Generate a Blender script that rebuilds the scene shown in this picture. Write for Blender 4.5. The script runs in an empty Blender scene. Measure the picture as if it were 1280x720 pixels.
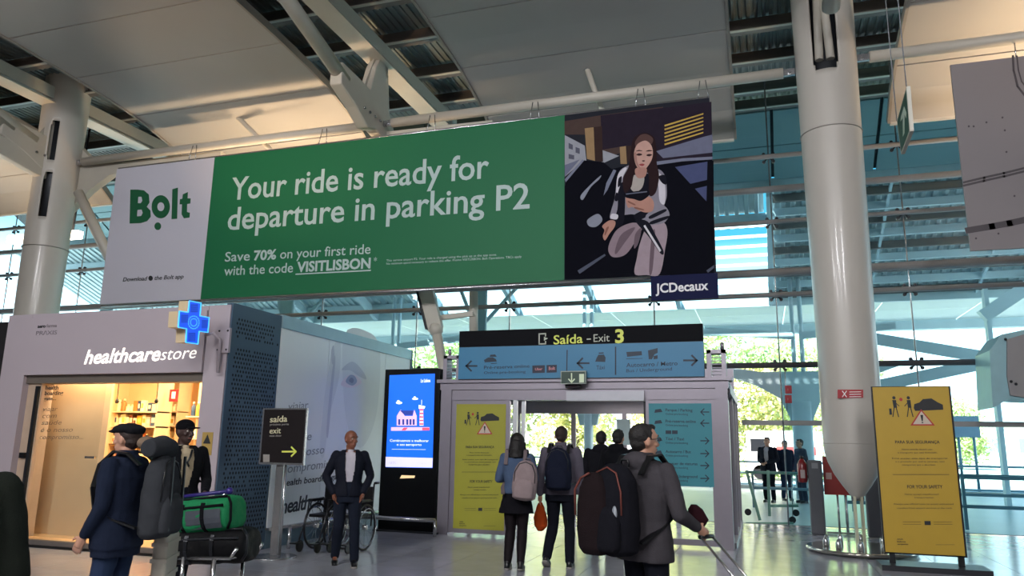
import bpy, bmesh, math, random
from mathutils import Vector, Matrix
random.seed(7)
SC = bpy.context.scene
COL = SC.collection
# ---------------------------------------------------------------- camera
FPX = 945.0
def _n(v): return v.normalized()
_Y = _n(Vector((313.7, -199, -FPX)))
_Z = Vector((74, 4600, -FPX)); _Z = _n(_Z - _Z.dot(_Y)*_Y)
_X = _Y.cross(_Z)
RW = Matrix((_X, _Y, _Z))            # camera vector -> world vector
CAM = Vector((0, 0, 1.55))
cd = bpy.data.cameras.new('camera'); cam = bpy.data.objects.new('camera', cd); COL.objects.link(cam)
cd.sensor_width = 36; cd.lens = FPX/1280*36; cd.clip_end = 600; cd.clip_start = .05
cam.matrix_world = Matrix.Translation(CAM) @ RW.to_4x4()
SC.camera = cam
# ---------------------------------------------------------------- sky, sun, exposure
w = bpy.data.worlds.new('world'); SC.world = w; w.use_nodes = True
nt = w.node_tree; bg = nt.nodes['Background']
tc = nt.nodes.new('ShaderNodeTexCoord'); sx = nt.nodes.new('ShaderNodeSeparateXYZ'); cr = nt.nodes.new('ShaderNodeValToRGB')
nt.links.new(tc.outputs['Generated'], sx.inputs[0]); nt.links.new(sx.outputs['Z'], cr.inputs[0]); nt.links.new(cr.outputs[0], bg.inputs[0])
e = cr.color_ramp.elements
e[0].position = 0.0; e[0].color = (.95, .97, 1, 1)
e[1].position = .62; e[1].color = (.06, .17, .30, 1)
q = cr.color_ramp.elements.new(.14); q.color = (.85, .95, 1, 1)
q = cr.color_ramp.elements.new(.26); q.color = (.045, .20, .28, 1)
bg.inputs[1].default_value = 3.6
def sunlamp(rot, strength, col, ang):
    l = bpy.data.lights.new('sun', 'SUN'); l.energy = strength; l.color = col; l.angle = ang
    o = bpy.data.objects.new('sun', l); COL.objects.link(o); o.rotation_euler = rot; return o
sunlamp((math.radians(38), 0, math.radians(-25)), 20.0, (1, .95, .88), .02)
vs = SC.view_settings; vs.view_transform = 'Standard'; vs.look = 'None'; vs.gamma = 1; vs.use_curve_mapping = False
vs.exposure = 0.28
FILL = 430      # watts of each fill light added behind the camera
def area(name, loc, size, power, col=(1, 1, 1), rot=(0, 0, 0), sizey=None):
    l = bpy.data.lights.new(name, 'AREA'); l.energy = power; l.color = col; l.size = size
    if sizey: l.shape = 'RECTANGLE'; l.size_y = sizey
    o = bpy.data.objects.new(name, l); COL.objects.link(o); o.location = loc; o.rotation_euler = rot; return o
def spot(name, loc, target, power, col, ang=100, blend=.8, rad=.15):
    l = bpy.data.lights.new(name, 'SPOT'); l.energy = power; l.color = col; l.spot_size = math.radians(ang); l.spot_blend = blend; l.shadow_soft_size = rad
    o = bpy.data.objects.new(name, l); COL.objects.link(o); o.location = loc
    o.rotation_euler = (Vector(target)-Vector(loc)).to_track_quat('-Z', 'Y').to_euler(); return o
# ---------------------------------------------------------------- pixel -> plane (only to survey real positions)
def ray(u, v): return RW @ Vector((u-640, 360-v, -FPX))
def at(u, v, ax, val):
    r = ray(u, v); i = 'XYZ'.index(ax); return CAM + r*((val-CAM[i])/r[i])
# ---------------------------------------------------------------- materials
def lin(c): return c/12.92 if c <= .04045 else ((c+.055)/1.055)**2.4
def rgb(h): return tuple(lin(int(h[i:i+2], 16)/255) for i in (0, 2, 4))
MATS = {}
def M(name, hexc, rough=.6, metal=0, noise=.06, scale=6, bump=0, bscale=40, emit=0, trans=0, alpha=None, coat=0, spec=None):
    if name in MATS: return MATS[name]
    m = bpy.data.materials.new(name); m.use_nodes = True; t = m.node_tree; b = t.nodes['Principled BSDF']
    c = rgb(hexc); b.inputs['Roughness'].default_value = rough; b.inputs['Metallic'].default_value = metal
    b.inputs['Base Color'].default_value = (*c, 1)
    if spec is not None: b.inputs['Specular IOR Level'].default_value = spec
    if coat: b.inputs['Coat Weight'].default_value = coat; b.inputs['Coat Roughness'].default_value = .08
    tcn = t.nodes.new('ShaderNodeTexCoord')
    if noise:
        n = t.nodes.new('ShaderNodeTexNoise'); n.inputs['Scale'].default_value = scale; n.inputs['Detail'].default_value = 3
        t.links.new(tcn.outputs['Object'], n.inputs['Vector'])
        mx = t.nodes.new('ShaderNodeMix'); mx.data_type = 'RGBA'
        mx.inputs[6].default_value = (*[min(1, x*(1-noise*1.6)) for x in c], 1); mx.inputs[7].default_value = (*[min(1, x*(1+noise*1.6)) for x in c], 1)
        t.links.new(n.outputs['Fac'], mx.inputs[0]); t.links.new(mx.outputs[2], b.inputs['Base Color'])
    if bump:
        n2 = t.nodes.new('ShaderNodeTexNoise'); n2.inputs['Scale'].default_value = bscale; n2.inputs['Detail'].default_value = 4
        t.links.new(tcn.outputs['Object'], n2.inputs['Vector'])
        bp = t.nodes.new('ShaderNodeBump'); bp.inputs['Strength'].default_value = bump; bp.inputs['Distance'].default_value = .02
        t.links.new(n2.outputs['Fac'], bp.inputs['Height']); t.links.new(bp.outputs[0], b.inputs['Normal'])
    if emit:
        b.inputs['Emission Color'].default_value = (*c, 1); b.inputs['Emission Strength'].default_value = emit
    MATS[name] = m; return m
def glass(name, tint, refl=.12, mixf=.0, film=None, edge=.5):
    """thin pane: straight-through with a fresnel reflection, optionally a translucent film"""
    m = bpy.data.materials.new(name); m.use_nodes = True; t = m.node_tree; t.nodes.clear()
    out = t.nodes.new('ShaderNodeOutputMaterial'); tr = t.nodes.new('ShaderNodeBsdfTransparent'); tr.inputs[0].default_value = (*tint, 1)
    gl = t.nodes.new('ShaderNodeBsdfGlossy'); gl.inputs['Roughness'].default_value = .02
    lw = t.nodes.new('ShaderNodeFresnel'); lw.inputs[0].default_value = 1.45
    mx = t.nodes.new('ShaderNodeMixShader'); ml = t.nodes.new('ShaderNodeMath'); ml.operation = 'MULTIPLY'; ml.inputs[1].default_value = refl/.12
    t.links.new(lw.outputs[0], ml.inputs[0]); geo = t.nodes.new('ShaderNodeNewGeometry'); inv = t.nodes.new('ShaderNodeMath'); inv.operation = 'SUBTRACT'; inv.inputs[0].default_value = 1; m3 = t.nodes.new('ShaderNodeMath'); m3.operation = 'MULTIPLY'
    t.links.new(geo.outputs['Backfacing'], inv.inputs[1]); t.links.new(inv.outputs[0], m3.inputs[0]); t.links.new(ml.outputs[0], m3.inputs[1]); t.links.new(m3.outputs[0], mx.inputs[0])
    base = tr.outputs[0]
    if film:
        df = t.nodes.new('ShaderNodeBsdfDiffuse'); df.inputs[0].default_value = (*rgb(film), 1)
        tl = t.nodes.new('ShaderNodeBsdfTranslucent'); tl.inputs[0].default_value = (*rgb(film), 1)
        a = t.nodes.new('ShaderNodeMixShader'); a.inputs[0].default_value = .35; t.links.new(df.outputs[0], a.inputs[1]); t.links.new(tl.outputs[0], a.inputs[2])
        b2 = t.nodes.new('ShaderNodeMixShader'); b2.inputs[0].default_value = mixf; t.links.new(tr.outputs[0], b2.inputs[1]); t.links.new(a.outputs[0], b2.inputs[2]); base = b2.outputs[0]
    t.links.new(base, mx.inputs[1]); t.links.new(gl.outputs[0], mx.inputs[2]); t.links.new(mx.outputs[0], out.inputs[0])
    MATS[name] = m; return m
# ---------------------------------------------------------------- mesh collector
ORG = {}
def tag(o, label=None, cat=None, group=None, kind=None):
    if label: o['label'] = label
    if cat: o['category'] = cat
    if group: o['group'] = group
    if kind: o['kind'] = kind
    return o
def empty(name, loc=(0, 0, 0), label=None, cat=None, group=None, kind=None, parent=None):
    o = bpy.data.objects.new(name, None); COL.objects.link(o); o.empty_display_size = .1
    loc = Vector(loc)
    if parent is not None: o.parent = parent; o.location = loc-ORG[parent]
    else: o.location = loc
    ORG[o] = loc
    return tag(o, label, cat, group, kind)
def frame(d):
    d = Vector(d).normalized(); up = Vector((0, 0, 1)) if abs(d.z) < .95 else Vector((0, 1, 0))
    s = d.cross(up).normalized(); return d, s, s.cross(d)
class MB:
    def __init__(s): s.v = []; s.f = []; s.mi = []; s.sm = []; s.cur = 0; s.smooth = False
    def add(s, vs, fs):
        k = len(s.v); s.v += [tuple(x) for x in vs]
        for f in fs: s.f.append([i+k for i in f]); s.mi.append(s.cur); s.sm.append(s.smooth)
        return s
    def box(s, a, b):
        a, b = Vector(a), Vector(b); lo = [min(a[i], b[i]) for i in range(3)]; hi = [max(a[i], b[i]) for i in range(3)]
        vs = [(x, y, z) for x in (lo[0], hi[0]) for y in (lo[1], hi[1]) for z in (lo[2], hi[2])]
        return s.add(vs, [(0, 1, 3, 2), (4, 6, 7, 5), (0, 4, 5, 1), (2, 3, 7, 6), (0, 2, 6, 4), (1, 5, 7, 3)])
    def cbox(s, c, sz, rz=0):
        vs = []; c = Vector(c)
        for x in (-.5, .5):
            for y in (-.5, .5):
                for z in (-.5, .5):
                    X, Y = x*sz[0], y*sz[1]; vs.append((c.x+X*math.cos(rz)-Y*math.sin(rz), c.y+X*math.sin(rz)+Y*math.cos(rz), c.z+z*sz[2]))
        return s.add(vs, [(0, 1, 3, 2), (4, 6, 7, 5), (0, 4, 5, 1), (2, 3, 7, 6), (0, 2, 6, 4), (1, 5, 7, 3)])
    def bar(s, a, b, w, h):
        a, b = Vector(a), Vector(b); d, sd, up = frame(b-a); vs = []
        for p in (a, b):
            for i, j in ((-1, -1), (1, -1), (1, 1), (-1, 1)): vs.append(p+sd*(i*w/2)+up*(j*h/2))
        return s.add(vs, [(0, 1, 2, 3), (7, 6, 5, 4), (0, 4, 5, 1), (1, 5, 6, 2), (2, 6, 7, 3), (3, 7, 4, 0)])
    def tube(s, pts, r, n=10, r2=None, cap=True):
        pts = [Vector(p) for p in pts]; m = len(pts); rings = []; vs = []
        rr = [r+(r2-r)*i/(m-1) if r2 is not None else r for i in range(m)] if not isinstance(r, (list, tuple)) else r
        prev = None
        for i, p in enumerate(pts):
            d = (pts[min(i+1, m-1)]-pts[max(i-1, 0)])
            if d.length < 1e-9: d = Vector((0, 0, 1))
            d.normalize()
            if prev is None: _, sd, up = frame(d)
            else:
                sd = prev-d*prev.dot(d)
                if sd.length < 1e-6: _, sd, up = frame(d)
                sd.normalize(); up = sd.cross(d)
            prev = sd
            for k in range(n):
                a = 2*math.pi*k/n; vs.append(p+sd*(math.cos(a)*rr[i])+up*(math.sin(a)*rr[i]))
        fs = []
        for i in range(m-1):
            for k in range(n): fs.append((i*n+k, i*n+(k+1) % n, (i+1)*n+(k+1) % n, (i+1)*n+k))
        o = s.smooth; s.smooth = True; base = len(s.v); s.add(vs, fs); s.smooth = False
        if cap: s.add([], [])
        if cap:
            s.f.append([base+k for k in range(n)][::-1]); s.f.append([base+(m-1)*n+k for k in range(n)]); s.mi += [s.cur]*2; s.sm += [False]*2
        s.smooth = o; return s
    def lathe(s, c, prof, n=24, axis='Z', smooth=True):
        c = Vector(c); vs = []; m = len(prof)
        for r, z in prof:
            for k in range(n):
                a = 2*math.pi*k/n; x, y = r*math.cos(a), r*math.sin(a)
                vs.append(c+(Vector((x, y, z)) if axis == 'Z' else Vector((x, z, y)) if axis == 'Y' else Vector((z, x, y))))
        fs = [(i*n+k, i*n+(k+1) % n, (i+1)*n+(k+1) % n, (i+1)*n+k) for i in range(m-1) for k in range(n)]
        o = s.smooth; s.smooth = smooth; base = len(s.v); s.add(vs, fs); s.smooth = False
        s.f.append([base+k for k in range(n)][::-1]); s.f.append([base+(m-1)*n+k for k in range(n)]); s.mi += [s.cur]*2; s.sm += [False]*2
        s.smooth = o; return s
    def prism(s, poly, d):
        """polygon (3D points in a plane) extruded by the vector d"""
        d = Vector(d); p = [Vector(x) for x in poly]; n = len(p)
        return s.add(p+[x+d for x in p], [tuple(range(n)), tuple(range(2*n-1, n-1, -1))]+[(i, i+n, (i+1) % n+n, (i+1) % n) for i in range(n)])
    def sph(s, c, r, n=10, m=7, rot=None):
        c = Vector(c); r = r if isinstance(r, (tuple, list)) else (r, r, r); vs = []; fs = []
        for i in range(1, m):
            a = math.pi*i/m
            for k in range(n):
                b = 2*math.pi*k/n; q = Vector((r[0]*math.sin(a)*math.cos(b), r[1]*math.sin(a)*math.sin(b), r[2]*math.cos(a)))
                if rot: q = rot @ q
                vs.append(c+q)
        t = Vector((0, 0, r[2])); 
        if rot: t = rot @ t
        T = len(vs); vs.append(c+t); vs.append(c-t)
        for i in range(m-2):
            for k in range(n): fs.append((i*n+k, (i+1)*n+k, (i+1)*n+(k+1) % n, i*n+(k+1) % n))
        for k in range(n): fs.append((T, k, (k+1) % n)); fs.append((T+1, (m-2)*n+(k+1) % n, (m-2)*n+k))
        o = s.smooth; s.smooth = True; s.add(vs, fs); s.smooth = o; return s
    def loft(s, rings, n=20, exp=2.0):
        """rings: (center, rx, ry) horizontal superellipses; closed"""
        vs = []
        for c, rx, ry in rings:
            c = Vector(c)
            for k in range(n):
                a = 2*math.pi*k/n; ca, sa = math.cos(a), math.sin(a); e = 2/exp
                vs.append(c+Vector((rx*math.copysign(abs(ca)**e, ca), ry*math.copysign(abs(sa)**e, sa), 0)))
        m = len(rings); fs = [(i*n+k, i*n+(k+1) % n, (i+1)*n+(k+1) % n, (i+1)*n+k) for i in range(m-1) for k in range(n)]
        fs += [tuple(range(n))[::-1], tuple((m-1)*n+k for k in range(n))]
        o = s.smooth; s.smooth = True; s.add(vs, fs); s.smooth = o; return s
    def xf(s, mat, start=0):
        s.v[start:] = [tuple(mat @ Vector(p)) for p in s.v[start:]]; return s
    def mesh(s, name, mats, org=Vector((0, 0, 0))):
        me = bpy.data.meshes.new(name); me.from_pydata([tuple(Vector(p)-org) for p in s.v], [], s.f)
        for m in (mats if isinstance(mats, (list, tuple)) else [mats]): me.materials.append(m)
        me.polygons.foreach_set('material_index', s.mi); me.polygons.foreach_set('use_smooth', s.sm)
        bm = bmesh.new(); bm.from_mesh(me); bmesh.ops.recalc_face_normals(bm, faces=bm.faces); bm.to_mesh(me); bm.free(); me.update(); return me
    def build(s, name, mats, parent=None, org=None, **kw):
        if parent is None:
            if org is None:
                xs = [p[0] for p in s.v]; ys = [p[1] for p in s.v]; zs = [p[2] for p in s.v]
                org = Vector(((min(xs)+max(xs))/2, (min(ys)+max(ys))/2, min(zs)))
            org = Vector(org)
        else: org = ORG[parent]
        o = bpy.data.objects.new(name, s.mesh(name, mats, org)); COL.objects.link(o); ORG[o] = org
        if parent is None: o.location = org
        else: o.parent = parent
        return tag(o, **kw)
def bevel(o, w=.01, seg=2):
    me = o.data; bm = bmesh.new(); bm.from_mesh(me)
    es = [e for e in bm.edges if len(e.link_faces) == 2 and e.calc_face_angle(0) > .5]
    bmesh.ops.bevel(bm, geom=es, offset=w, segments=seg, profile=.5, affect='EDGES'); bm.to_mesh(me); bm.free(); return o
def remeshed(mb, name, mat, parent, voxel=.012, smooth=3, **kw):
    o = mb.build(name, mat, parent, **kw)
    r = o.modifiers.new('r', 'REMESH'); r.mode = 'VOXEL'; r.voxel_size = voxel; r.use_smooth_shade = True
    s = o.modifiers.new('s', 'SMOOTH'); s.iterations = smooth; s.factor = .5
    dg = bpy.context.evaluated_depsgraph_get(); dg.update(); old = o.data
    me = bpy.data.meshes.new_from_object(o.evaluated_get(dg)); o.modifiers.clear(); o.data = me
    if not me.materials: me.materials.append(mat)
    me.polygons.foreach_set('use_smooth', [True]*len(me.polygons)); bpy.data.meshes.remove(old); return o
# ---------------------------------------------------------------- flat print and lettering on a plane
class Plane:
    """a flat face in the world: plane ax=val, prints sit proud towards the side 'out'"""
    def __init__(s, ax, val, out): s.ax, s.val, s.out = ax, val, out; s.k = 0
    def __call__(s, u, v, lift=0):
        p = at(u, v, s.ax, s.val); i = 'XYZ'.index(s.ax); p[i] = s.val+s.out*lift; return p
def curve_pts(pts, n=6):
    """closed Catmull-Rom through pixel points"""
    out = []; m = len(pts)
    for i in range(m):
        p0, p1, p2, p3 = pts[i-1], pts[i], pts[(i+1) % m], pts[(i+2) % m]
        for k in range(n):
            t = k/n
            out.append(tuple(.5*((2*p1[j])+(-p0[j]+p2[j])*t+(2*p0[j]-5*p1[j]+4*p2[j]-p3[j])*t*t+(-p0[j]+3*p1[j]-3*p2[j]+p3[j])*t**3) for j in (0, 1)))
    return out
def patch(mb, pl, pts, lift=.002, smooth=False):
    if smooth: pts = curve_pts(pts, 5)
    P = [pl(u, v, lift) for u, v in pts]; i = 'XYZ'.index(pl.ax)
    d = Vector((0, 0, 0)); d[i] = -pl.out*(.0012)
    # triangulate through bmesh later: emit as prism n-gon
    return mb.prism(P, d)
def stroke(mb, pl, pts, w, lift=.003):
    """polyline in pixel space drawn w metres wide on the plane"""
    P = [pl(u, v, lift) for u, v in pts]; i = 'XYZ'.index(pl.ax); nrm = Vector((0, 0, 0)); nrm[i] = 1
    for a, b in zip(P[:-1], P[1:]):
        d = (b-a); 
        if d.length < 1e-6: continue
        d.normalize(); s = d.cross(nrm)*(w/2); e = d*(w*.4)
        mb.prism([a-e-s, b+e-s, b+e+s, a-e+s], -nrm*pl.out*.001)
    return mb
_tc = {}
def text_raw(s, bold=0.0, shear=0.0, space=1.0):
    k = (s, bold, shear, space)
    if k in _tc: return _tc[k]
    c = bpy.data.curves.new('t', 'FONT'); c.body = s; c.offset = bold; c.shear = shear; c.extrude = .02; c.resolution_u = 3; c.space_character = space
    o = bpy.data.objects.new('t', c); COL.objects.link(o); dg = bpy.context.evaluated_depsgraph_get(); dg.update()
    me = bpy.data.meshes.new_from_object(o.evaluated_get(dg)); bpy.data.objects.remove(o); bpy.data.curves.remove(c)
    vs = [tuple(v.co) for v in me.vertices]; fs = [list(p.vertices) for p in me.polygons]; bpy.data.meshes.remove(me)
    _tc[k] = (vs, fs); return vs, fs
CAPH = max(v[1] for v in text_raw('H')[0])
def letter(mb, s, p0, p1, h, up=(0, 0, 1), bold=0.0, shear=0.0, thick=.002, space=1.0, out=None):
    """text from world point p0 (baseline start) to p1 (baseline end), capital height h"""
    vs, fs = text_raw(s, bold, shear, space)
    p0, p1, up = Vector(p0), Vector(p1), Vector(up); x0 = min(v[0] for v in vs); x1 = max(v[0] for v in vs); d = (p1-p0)
    dn = d.normalized(); nrm = dn.cross(up.normalized()) if out is None else Vector(out)
    mb.add([p0+d*((v[0]-x0)/(x1-x0))+up*(v[1]/CAPH*h)+nrm*(thick*(v[2]/.02*.5+.5)) for v in vs], fs); return mb
def ptext(mb, pl, s, a, b, hpx, **kw):
    """text between pixel baseline points a and b on plane pl"""
    p0, p1 = pl(*a), pl(*b); q = pl(a[0], a[1]-hpx); h = abs(q.z-p0.z)
    i = 'XYZ'.index(pl.ax); o = Vector((0, 0, 0)); o[i] = pl.out
    return letter(mb, s, p0+o*.002, p1+o*.002, h, out=o, **kw)
# ================================================================= MATERIALS
white_steel = M('white_steel', 'b9b3a7', .42, 0, .05, 3)
panel_m = M('ceiling_panel_paint', '9d9a95', .5, 0, .05, .6)
deck_m = M('roof_deck', '77807f', .6, .3, .1, 3)
purlin_m = M('purlin_steel', '6e6662', .55, .2, .08, 4)
teal_soffit = M('teal_soffit', '7f9da3', .45, .2, .05, .8)
dark_m = M('dark_metal', '23252a', .4, .4, .05)
alu = M('aluminium_frame', '8d8790', .38, .55, .04, 8)
steel = M('brushed_steel', 'b8b8ba', .25, .9, .05, 20)
ext_steel = M('exterior_pale_steel', 'cbdadf', .5, 0, .05, 2)
black_m = M('black_plastic', '0c0d10', .35, 0, .02)
clad = M('shop_cladding', 'a79da3', .65, 0, .03, 1.2, spec=.25)
blue_clad = M('blue_grey_cladding', '43586a', .5, .2, .06, 1.5)
frost = M('frosted_mural', 'e4eaeb', .35, 0, .04, .7)
white_m = M('white_letters', 'f2f2f2', .5, 0, 0)
glass_m = glass('facade_glass', (.76, .91, .945), .12)
glass_d = glass('door_glass', (.90, .93, .94), .12)
# ================================================================= FLOOR
tile_m = M('floor_tile', '9fa0a8', .13, 0, .10, 1.5, .0)
tnode = tile_m.node_tree; bs = tnode.nodes['Principled BSDF']
nn = tnode.nodes.new('ShaderNodeTexNoise'); nn.inputs['Scale'].default_value = 3
tcc = tnode.nodes.new('ShaderNodeTexCoord'); mr = tnode.nodes.new('ShaderNodeMapRange'); mr.inputs[3].default_value = .10; mr.inputs[4].default_value = .24
tnode.links.new(tcc.outputs['Object'], nn.inputs['Vector']); tnode.links.new(nn.outputs['Fac'], mr.inputs[0]); tnode.links.new(mr.outputs[0], bs.inputs['Roughness'])
bs.inputs['Specular IOR Level'].default_value = .75
grout = M('floor_grout', '4a4a4f', .6)
floor = empty('floor', (0, 8, 0), kind='structure')
MB().box((-30, -14, -.2), (14, 17.2, -.006)).build('floor_slab', grout, floor)
tm = None; T = .88; nt_ = 0
def in_view(x, y):
    v = RW.transposed() @ (Vector((x, y, 0))-CAM)
    if v.z > -.5: return False
    return -80 < 640+FPX*v.x/-v.z < 1360 and 360-FPX*v.y/-v.z < 760
cells = []
for i in range(-34, 16):
    for j in range(-16, 12):
        x = .45+i*T; y = 11.72+T*.0+(j-6)*T
        if x < -30 or x > 13.4 or y < -14 or y > 16.6: continue
        cells.append((0 if in_view(x+T/2, y+T/2) else 1, (x+T/2)**2+(y+T/2)**2, x, y))
cells.sort(); rest = MB()
tb = MB().box((0, 0, -.04), (T-.006, T-.006, 0)); tme = tb.mesh('tile', tile_m)
for n_, (a_, d_, x, y) in enumerate(cells):
    if n_ < 298 and a_ == 0:
        o = bpy.data.objects.new('tile', tme); COL.objects.link(o); o.parent = floor; o.location = Vector((x, y, random.uniform(-.0006, 0)))-ORG[floor]
    else: rest.box((x, y, -.04), (x+T-.006, y+T-.006, 0))
rest.build('tile_field', tile_m, floor, kind='stuff')
wb = empty('light_block_back', (-8, -14, 0), kind='structure'); MB().box((-30, -14.2, 0), (14, -14, 10)).build('light_block_panel', M('light_block_paint', '8f8a84', .6), wb)  # unseen wall added to shut out sky light from behind
for nm_, x_ in (('light_block_right', 13.5), ('light_block_left', -29.0)):  # unseen side walls added to block sky light from the open sides
    q_ = empty(nm_, (x_, 1, 0), kind='structure'); MB().box((x_-.1, -14, 0), (x_+.1, 16.8, 10.2)).build('light_block_panel', M('light_block_paint', '8f8a84', .6), q_)
MB().box((9, -14, 10.2), (13.5, 19.1, 10.3)).build('roof_edge', deck_m, wb); MB().box((-29, -14, 10.2), (-26, 19.1, 10.3)).build('roof_edge', deck_m, wb)
# ================================================================= CEILING
def prof(y):
    P = [(-14, 9.0), (0, 9.12), (8, 9.15), (9.7, 9.1), (11, 9.05), (12.2, 8.97), (13, 8.88), (14.2, 8.62), (15.1, 8.25), (15.6, 7.87)]
    for (a, b), (c, d) in zip(P[:-1], P[1:]):
        if a <= y <= c: return b+(d-b)*(y-a)/(c-a)
    return P[-1][1]
ceiling = empty('ceiling', (-3, 8, 9), kind='structure')
wings = [(-25.0, -16.8), (-13.55, -8.45), (-5.38, -.27), (2.7, 8.2)]
seams = [-14, -11.2, -8.4, -5.6, -2.8, 0, 1.6, 3.2, 4.8, 6.45, 8.1, 9.7, 11.26, 12.92, 14.45, 15.6]
for x0, x1 in wings:
    for a, b in zip(seams[:-1], seams[1:]):
        ys = [a+.012+(b-a-.024)*k/4 for k in range(5)]
        lo = [(y, prof(y)) for y in ys]; mb = MB()
        mb.prism([(x0, y, z) for y, z in lo]+[(x0, y, z+.09) for y, z in lo[::-1]], (x1-x0, 0, 0))
        mb.build('ceiling_panel', panel_m, ceiling)
    for x, s in ((x0, -1), (x1, 1)):
        pts = [(x+s*.03, y, prof(y)+.05) for y in [-14, 0, 6, 8, 9.7, 11, 12.2, 13, 13.6, 14.2, 14.7, 15.1, 15.4, 15.62]]
        mb = MB()
        for p, q in zip(pts[:-1], pts[1:]): mb.bar(p, q, .05, .16)
        mb.build('edge_rail', M('edge_grey', '8a857d', .5), ceiling)
    MB().box((x0, 15.58, 7.84), (x1, 15.66, 7.93)).build('edge_rail', white_steel, ceiling)
# corrugated deck with its purlins
def corr(x0, x1, ys_z, pitch, h, name, mat, parent):
    mb = MB(); n = int((x1-x0)/pitch); vs = []; cols = 0; xs = []
    for i in range(n):
        x = x0+i*pitch; xs += [(x, 0), (x+pitch*.35, 0), (x+pitch*.45, h), (x+pitch*.9, h)]
    for y, z in ys_z:
        for x, dz in xs: vs.append((x, y, z+dz))
    m = len(xs); mb.add(vs, [(j*m+i, j*m+i+1, (j+1)*m+i+1, (j+1)*m+i) for j in range(len(ys_z)-1) for i in range(m-1)])
    return mb.build(name, mat, parent)
corr(-26, 9, [(-14, 10.2), (19.1, 10.2)], .15, .03, 'roof_deck', deck_m, ceiling)
MB().box((-26, -14, 10.3), (9, 19.1, 10.4)).build('roof_slab', deck_m, ceiling)
yy = 18.8
for y in [18.8, 17.85, 16.32, 14.92, 13.35, 11.88, 10.4, 8.9, 7.4, 5.9, 4.4, 2.9]:
    mb = MB().box((-26, y-.035, 9.96), (9, y+.035, 10.18)).box((-26, y-.11, 9.9), (9, y+.11, 9.96)); mb.build('purlin', purlin_m, ceiling); MB().box((-26, y-.14, 9.885), (9, y-.06, 9.905)).build('purlin_highlight', white_steel, ceiling)  # pale strip under each purlin paints the highlight on its flange
# teal soffit between the deck and the canopy, in bays
sof = [(18.98, 9.9), (20.0, 9.36), (21.05, 8.78)]
xs = [-26+2.86*i for i in range(13)]
xs = [3.16-2.55*k for k in range(11, -3, -1)]
for a, b in zip(xs[:-1], xs[1:]):
    for (y0, z0), (y1, z1) in zip(sof[:-1], sof[1:]):
        MB().prism([(a+.04, y0+.03, z0), (a+.04, y1-.03, z1), (a+.04, y1-.03, z1+.08), (a+.04, y0+.03, z0+.08)], (b-a-.08, 0, 0)).build('soffit_panel', teal_soffit, ceiling)
MB().prism([(-26, 18.95, 10.02), (-26, 21.1, 8.88), (-26, 21.1, 8.95), (-26, 18.95, 10.15)], (35, 0, 0)).build('soffit_backing', dark_m, ceiling)
# ================================================================= OUTER CANOPY
canopy = empty('canopy', (0, 26, 0), 'pale steel and corrugated canopy over the pavement outside the glass wall', 'canopy')
def cz(y): return 8.55-.36*(y-21.2)
cor_m = M('canopy_corrugated', 'c3cfd2', .55, .1, .08, 3)
corr(.55, 13, [(21.2, cz(21.2)+.25), (27.05, cz(27.05)+.25)], .28, .05, 'corrugated_sheet', cor_m, canopy)
corr(-12.5, .55, [(21.2, cz(21.2)+.25), (22.6, cz(22.6)+.25)], .28, .05, 'corrugated_sheet', cor_m, canopy)
corr(-28, -12.5, [(21.2, cz(21.2)+.25), (27.05, cz(27.05)+.25)], .28, .05, 'corrugated_sheet', cor_m, canopy)
MB().prism([(-28, 21.1, 8.5), (-28, 21.1, 8.85), (-28, 21.3, 8.85), (-28, 21.3, 8.5)], (41, 0, 0)).build('canopy_beam', M('canopy_beam_paint', 'b5c9ce', .5), canopy)
for k in range(9):
    y = 21.75+k*.63
    MB().bar((.5, y, cz(y)+.1), (13, y, cz(y)+.1), .12, .22).build('purlin', ext_steel if k % 2 else purlin_m, canopy)
for y in (22.55, 26.5):
    MB().bar((-28, y, cz(y)+.1), (.5, y, cz(y)+.1), .12, .24).build('purlin', ext_steel, canopy)
for k in range(7):
    y = 22.95+k*.5
    MB().prism([(-12.5, y-.09, cz(y)+.04), (-12.5, y+.11, cz(y)+.18), (-12.5, y+.11, cz(y)+.20), (-12.5, y-.09, cz(y)+.06)], (13.0, 0, 0)).build('louvre_blade', white_steel, canopy)
for x in (.5, -2.6, -5.6, -8.6, -11.6, -14.6, -17.6, -20.6):
    MB().bar((x, 21.3, cz(21.3)), (x, 27, cz(27)), .16, .3).build('rafter', ext_steel, canopy)
for x in (3.6, 6.7, 9.8):
    MB().bar((x, 21.3, cz(21.3)+.05), (x, 27, cz(27)+.05), .07, .1).build('rafter', ext_steel, canopy)
soff_w = M('canopy_soffit', 'f2f2ea', .6, 0, .03, 1)
for i in range(-9, 4):
    for j in range(2):
        MB().box((i*3.1+1.0, 27.1+j*2.5, 6.42+j*.0), (i*3.1+4.07, 29.57+j*2.5, 6.50)).build('soffit_panel', soff_w, canopy)
MB().box((-28, 32.1, 6.08), (14, 32.5, 6.5)).build('edge_beam', ext_steel, canopy)
MB().box((-28, 27, 6.30), (14, 27.15, 6.75)).build('edge_beam', ext_steel, canopy)
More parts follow.
